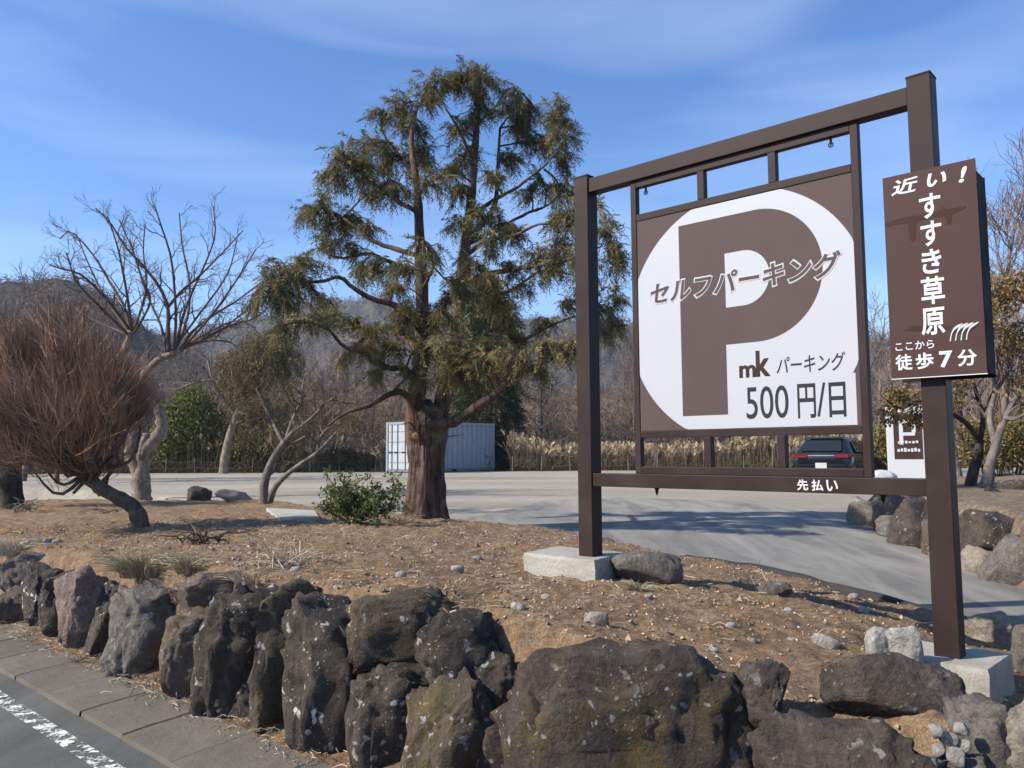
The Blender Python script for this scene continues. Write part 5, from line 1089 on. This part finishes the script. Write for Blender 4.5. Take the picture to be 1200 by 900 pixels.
Geo().box((0, -2.075, .91), (.40, .03, .018)).obj('light_bar', M['rim'], bo, origin=(0, 0, 0)); Geo().box((0, -2.125, .60), (.17, .012, .085)).obj('number_plate', M['plate'], bo, origin=(0, 0, 0))
Geo().box((0, -2.10, .40), (.80, .06, .09)).obj('bumper', M['rubber'], bo, origin=(0, 0, 0)); Geo().box((0, -1.62, 1.462), (.56, .13, .018)).obj('spoiler', M['car_paint'], bo, origin=(0, 0, 0)); Geo().tube([(0, -1.2, 1.48), (0, -1.28, 1.60)], [.012, .006], 6).obj('antenna', M['rubber'], bo, origin=(0, 0, 0))
hd = radians(36); rc = np.array([(960 - 600) / F * 25.2, 25.2]); car.location = (rc[0] + 2.1 * sin(hd), rc[1] + 2.1 * cos(hd), LOT); car.rotation_euler = (0, 0, -hd)
# ---- white parking pylon
dpy = 22.5; pl = np.array([(1059 - 600) / F * dpy, dpy, LOT]); py_ = empty('parking_pylon', (0, 0, 0)); tag(py_, 'white free-standing parking pylon with a brown P panel by the terrace', 'sign')
def pb(name, x0, x1, y0, y1, z0, z1, mat, parent=py_): return Geo().box(((x0 + x1) / 2, (y0 + y1) / 2, (z0 + z1) / 2), ((x1 - x0) / 2, (y1 - y0) / 2, (z1 - z0) / 2)).obj(name, M[mat], parent, origin=(0, 0, 0))
pb('cabinet', -.46, .46, -.12, .12, .12, 2.30, 'white_text'); pb('plinth', -.52, .52, -.18, .18, -.02, .12, 'concrete'); pb('side_cover', .461, .56, -.10, .12, .1, 2.30, 'pylon_grey')
pp_ = pb('panel', -.30, .42, -.129, -.1205, .82, 2.05, 'brown_board')
for x0, x1, z0, z1 in ((-.16, -.06, 1.22, 1.92), (-.06, .24, 1.82, 1.92), (.16, .26, 1.56, 1.82), (-.06, .24, 1.47, 1.56)): pb('letter_p', x0, x1, -.136, -.1295, z0, z1, 'white_text', pp_)
for k in range(7): pb('lettering', -.22 + k * .085, -.16 + k * .085, -.136, -.1295, 1.02 + .01 * (k % 2), 1.10 + .015 * (k % 3), 'white_text', pp_)
for k in range(6): pb('lettering', -.20 + k * .09, -.14 + k * .09, -.145, -.1365, 1.25 + .01 * (k % 2), 1.31 + .01 * (k % 3), 'white_text', pp_)
py_.location = pl; py_.rotation_euler = (0, 0, -radians(19))
# ---- white sack by the pylon
rgk = np.random.default_rng(5); V, T = ico(4); V = V * np.array([.42, .3, .2]); V[:, 2] = np.maximum(V[:, 2], -.12); V = V * (1 + .12 * np.array([mnoise.fractal(Vector(p) * 4, 1, 2, 3) for p in V])[:, None])
sc_ = np.array([(1030 - 600) / F * 22, 22, LOT + .34]); tag(Geo().add(V + sc_, None, T).obj('sack', M['sack'], smooth=True, origin=sc_ - ZV * .12), 'white slumped sack between the black car and the pylon', 'sack')
V, T = ico(3); tag(Geo().add(V * np.array([.55, .4, .26]) + sc_ + np.array([.02, .02, -.28]), None, T).obj('sack', M['sack'], smooth=True, origin=sc_ - ZV * .5), 'white sack lying under the slumped sack by the pylon', 'sack')
# ---- rope fence along the rear edge
fe = empty('rope_fence', (2, 44.6, LOT)); tag(fe, 'low rope fence on thin posts along the rear of the car park', 'fence')
fx = np.arange(-24, 25, 1.6); pm = Geo().lathe((0, 0, 0), [(.03, -.1), (.03, .8), (.038, .8), (.03, .83), (0, .84)], None, 8).mesh('post'); pm.materials.append(M['bark_grey'])
fx = [x for x in fx if not (-8.4 < x < -.4)]
for i, x in enumerate(fx):
    o = bpy.data.objects.new('post', pm); link(o, fe); o.location = (x - 2, (i * 7 % 5) * .02, 0); o.rotation_euler = ((i % 3 - 1) * .04, (i % 4 - 1.5) * .03, 0)
for z in (.35, .7):
    for seg in ([x for x in fx if x < -5], [x for x in fx if x > -5]):
        P = [];
        for a, b_ in zip(seg[:-1], seg[1:]): P += [(a + (b_ - a) * f, 44.6, LOT + z - .10 * 4 * f * (1 - f)) for f in (0, .25, .5, .75)]
        Geo().tube(np.array(P), [.006] * len(P), 5).obj('rope', M['bark_grey'], fe)
# ---- pale slab lying on the bank
q = [on_bank(x, y) for x, y in ((312, 599), (368, 601), (374, 609), (340, 610), (326, 609))]; cz = np.mean([a[2] for a in q]) + .035; top = np.array([[a[0], a[1], cz + .008 * (k % 2)] for k, a in enumerate(q)]); V = np.vstack([top - ZV * .06, top]); n_ = 5
b = bmesh.new(); vs = [b.verts.new(v - q[0]) for v in V]; b.faces.new(vs[5:]); b.faces.new(vs[:5][::-1]); [b.faces.new((vs[i], vs[(i + 1) % 5], vs[5 + (i + 1) % 5], vs[5 + i])) for i in range(5)]; me = bpy.data.meshes.new('slab'); b.to_mesh(me); b.free(); me.materials.append(M['slab'])
o = bpy.data.objects.new('slab', me); link(o); o.location = q[0]; tag(o, 'flat pale broken slab lying beside the crooked tree', 'slab')

# ================================================================== GROUND LITTER
def sticks(name, label, px, py, n, L, flat, cols, seed, r=.004, cat='sticks'):
    rg = np.random.default_rng(seed); c = on_bank(px, py); P = []
    for _ in range(n):
        a = rg.uniform(0, 2 * pi); d = np.array([cos(a), sin(a), rg.uniform(.0, flat)]); l = rg.uniform(.4, 1) * L; s = c + np.array([rg.normal() * .08, rg.normal() * .08, .01]); P.append(s + np.outer(np.linspace(0, 1, 5), nrm(d) * l) + np.cumsum(rg.normal(size=(5, 3)) * .02, 0) + np.array([0, 0, .03]) * np.sin(np.linspace(0, pi, 5))[:, None])
    o = Geo().tubes(np.array(P), np.broadcast_to(taper(r, r * .4, 5), (n, 5)), 4, C=pal(rg, n, cols)).obj(name, M['tint_wood'], color=True, origin=c); return tag(o, label, cat)
STRAW = [(.42, .34, .24), (.34, .27, .19), (.50, .43, .33), (.26, .20, .14)]
sticks('stick_pile', 'pale dry roots and stalks heaped on the bank above the boulders', 336, 664, 70, .34, .9, STRAW, 201)
sticks('stick_pile', 'small dark pile of broken sticks on the bank', 238, 636, 30, .38, .5, [(.10, .075, .06), (.15, .11, .085), (.06, .045, .038)], 202, .009)
sticks('stick_pile', 'little grey stick heap by the dark-trunked red tree', 26, 598, 30, .35, .7, [(.2, .17, .14), (.1, .08, .07)], 203, .008)
sticks('stick_pile', 'dead twigs scattered near the leaning trunk', 130, 600, 26, .6, .15, [(.22, .17, .13), (.14, .1, .08)], 204, .006)
sticks('stick_pile', 'few bent dry stalks in front of the sign on bare soil', 880, 690, 14, .25, .6, STRAW, 205, .003)
sticks('stick_pile', 'brown fallen branch and twigs above the mossy boulders', 515, 712, 24, .42, .35, [(.12, .085, .06), (.2, .15, .1)], 206, .004)
def tuft(label, px, py, n, h, cols, seed, spread=.1, d=None):
    rg = np.random.default_rng(seed); c = on_bank(px, py) if d is None else at_d(px, py, d); a = rg.uniform(0, 2 * pi, n); rr = np.sqrt(rg.uniform(0, 1, n)) * spread; b = c + np.stack([np.cos(a) * rr, np.sin(a) * rr, np.full(n, -.02)], 1)
    ln = rg.uniform(.2, 1.1, n) * h; hh = rg.uniform(.4, 1, n) * h; u = np.linspace(0, 1, 5)[None]
    P = np.stack([b[:, :1] + (np.cos(a) * ln)[:, None] * u ** 1.7, b[:, 1:2] + (np.sin(a) * ln)[:, None] * u ** 1.7, b[:, 2:] + hh[:, None] * (1.5 * u - .8 * u ** 2)], -1)
    o = Geo().tubes(P, np.broadcast_to(taper(.0032, .0008, 5), (n, 5)), 3, C=pal(rg, n, cols)).obj('grass_tuft', M['tint_dry'], color=True, origin=c); return tag(o, label, 'grass', 'dry grass tufts')
OLG = [(.30, .26, .16), (.36, .30, .19), (.22, .20, .12), (.44, .38, .26)]
tuft('olive dry grass tuft drooping over the dark boulders', 168, 672, 420, .26, OLG, 211, .16)
tuft('pale dry grass tuft on top of the grey boulders', 14, 648, 300, .26, [(.5, .46, .38), (.4, .36, .28)], 212, .16)
tuft('thin straw tuft beside the brown flat-topped boulder', 222, 668, 160, .2, OLG, 213, .1)
tuft('thin pale tuft among the roots above the boulders', 300, 684, 160, .16, STRAW, 214, .12)
tuft('dry tuft beside the grey rock at the footing', 748, 690, 90, .10, OLG, 215, .06)
tuft('dry tuft at the root of the conifer', 470, 612, 160, .16, STRAW, 216, .15)
for k, (px, py) in enumerate([(100, 772), (165, 800), (232, 836), (285, 862), (330, 880)]):
    c = at_t(px, py, 2.43); tuft('short straw tuft growing in the gutter joint under the boulders', px, py, 70, .07, STRAW, 220 + k, .09, c[1])['group'] = 'straw tufts along the gutter joint'
# pebbles, clods and straw bits (uncountable)
rg = np.random.default_rng(303); N = 16000; s = rg.uniform(-.3, 11, N) ** 1.0; t = 2.95 + rg.uniform(0, 1, N) ** 1.3 * 6.5; x = -s * sin(YAW) + t * cos(YAW); y = s * cos(YAW) + t * sin(YAW)
keep = (inpoly(BERM, x, y) < -.03) & (rg.uniform(size=N) < .35 + .9 * (vnoise(x * 1.3, y * 1.3, 8) + .5)); x, y = x[keep], y[keep]; N = len(x); z = berm_z(x, y)
pale = rg.uniform(size=N) < .16; sz = np.where(pale, rg.uniform(.003, .010, N), rg.uniform(.004, .015, N)) * np.where(rg.uniform(size=N) < .04, 1.7, 1.)
oc = np.array([(1, 0, 0), (-1, 0, 0), (0, 1, 0), (0, -1, 0), (0, 0, .7), (0, 0, -.7)], float); ot = np.array([(0, 2, 4), (2, 1, 4), (1, 3, 4), (3, 0, 4), (2, 0, 5), (1, 2, 5), (3, 1, 5), (0, 3, 5)])
V = oc[None] * sz[:, None, None] * rg.uniform(.55, 1.3, (N, 6, 1)) + rg.normal(size=(N, 6, 3)) * (sz * .22)[:, None, None] + np.stack([x, y, z + sz * .25], 1)[:, None]
col = np.where(pale[:, None], pal(rg, N, [(.48, .43, .35), (.40, .35, .28), (.54, .50, .43)]), pal(rg, N, [(.32, .23, .15), (.25, .18, .12), (.36, .27, .18), (.19, .14, .10), (.26, .23, .20)]))
tag(Geo().add(V.reshape(-1, 3), None, (ot[None] + np.arange(N)[:, None, None] * 6).reshape(-1, 3), np.repeat(col, 6, 0)).obj('pebbles', M['tint_wood'], color=True), 'scattered pebbles and soil clods over the brown bank', 'pebbles', kind='stuff')
N = 1300; s = rg.uniform(-.2, 11, N); t = 2.95 + rg.uniform(0, 1, N) ** 1.2 * 6.5; x = -s * sin(YAW) + t * cos(YAW); y = s * cos(YAW) + t * sin(YAW); keep = inpoly(BERM, x, y) < -.05; x, y = x[keep], y[keep]; N = len(x); z = berm_z(x, y) + .006
a = rg.uniform(0, 2 * pi, N); l = rg.uniform(.03, .13, N); d = np.stack([np.cos(a), np.sin(a), rg.normal(size=N) * .15], 1) * l[:, None]; p = np.stack([x, y, z], 1); P = np.stack([p - d * .5, p + rg.normal(size=(N, 3)) * .008 + ZV * .008, p + d * .5], 1)
tag(Geo().tubes(P, np.full((N, 3), .0018), 3, C=pal(rg, N, STRAW + [(.12, .085, .06)])).obj('straw_litter', M['tint_wood'], color=True), 'bits of straw and twig strewn over the bank', 'litter', kind='stuff')

N = 1500; s = rg.uniform(-.5, 12, N); t = 2.44 - np.abs(rg.normal(size=N)) * .10 + rg.uniform(0, .12, N); x = -s * sin(YAW) + t * cos(YAW); y = s * cos(YAW) + t * sin(YAW); z = np.where(t > 2.4, .085, .068)
a = rg.uniform(0, 2 * pi, N); l = rg.uniform(.02, .09, N); d = np.stack([np.cos(a), np.sin(a), rg.normal(size=N) * .1], 1) * l[:, None]; p = np.stack([x, y, z], 1); P = np.stack([p - d * .5, p + rg.normal(size=(N, 3)) * .006 + ZV * .006, p + d * .5], 1)
tag(Geo().tubes(P, np.full((N, 3), .0016), 3, C=pal(rg, N, STRAW + [(.16, .11, .07)])).obj('gutter_straw', M['tint_wood'], color=True), 'straw and dead leaves gathered along the gutter edge', 'litter', kind='stuff')
# ================================================================== HAZE
hz = NT('haze_air'); vol = hz.n('ShaderNodeVolumePrincipled'); vol.inputs['Color'].default_value = (.80, .88, 1., 1); vol.inputs['Density'].default_value = .0003; vol.inputs['Anisotropy'].default_value = .2
hz.t.nodes.remove(hz.b); hz.l(vol.outputs[0], hz.out.inputs['Volume'])
tag(Geo().box((0, 0, 69), (4650, 4650, 70.5)).obj('haze', hz.m), 'thin pale air over the whole place', 'haze', kind='stuff')
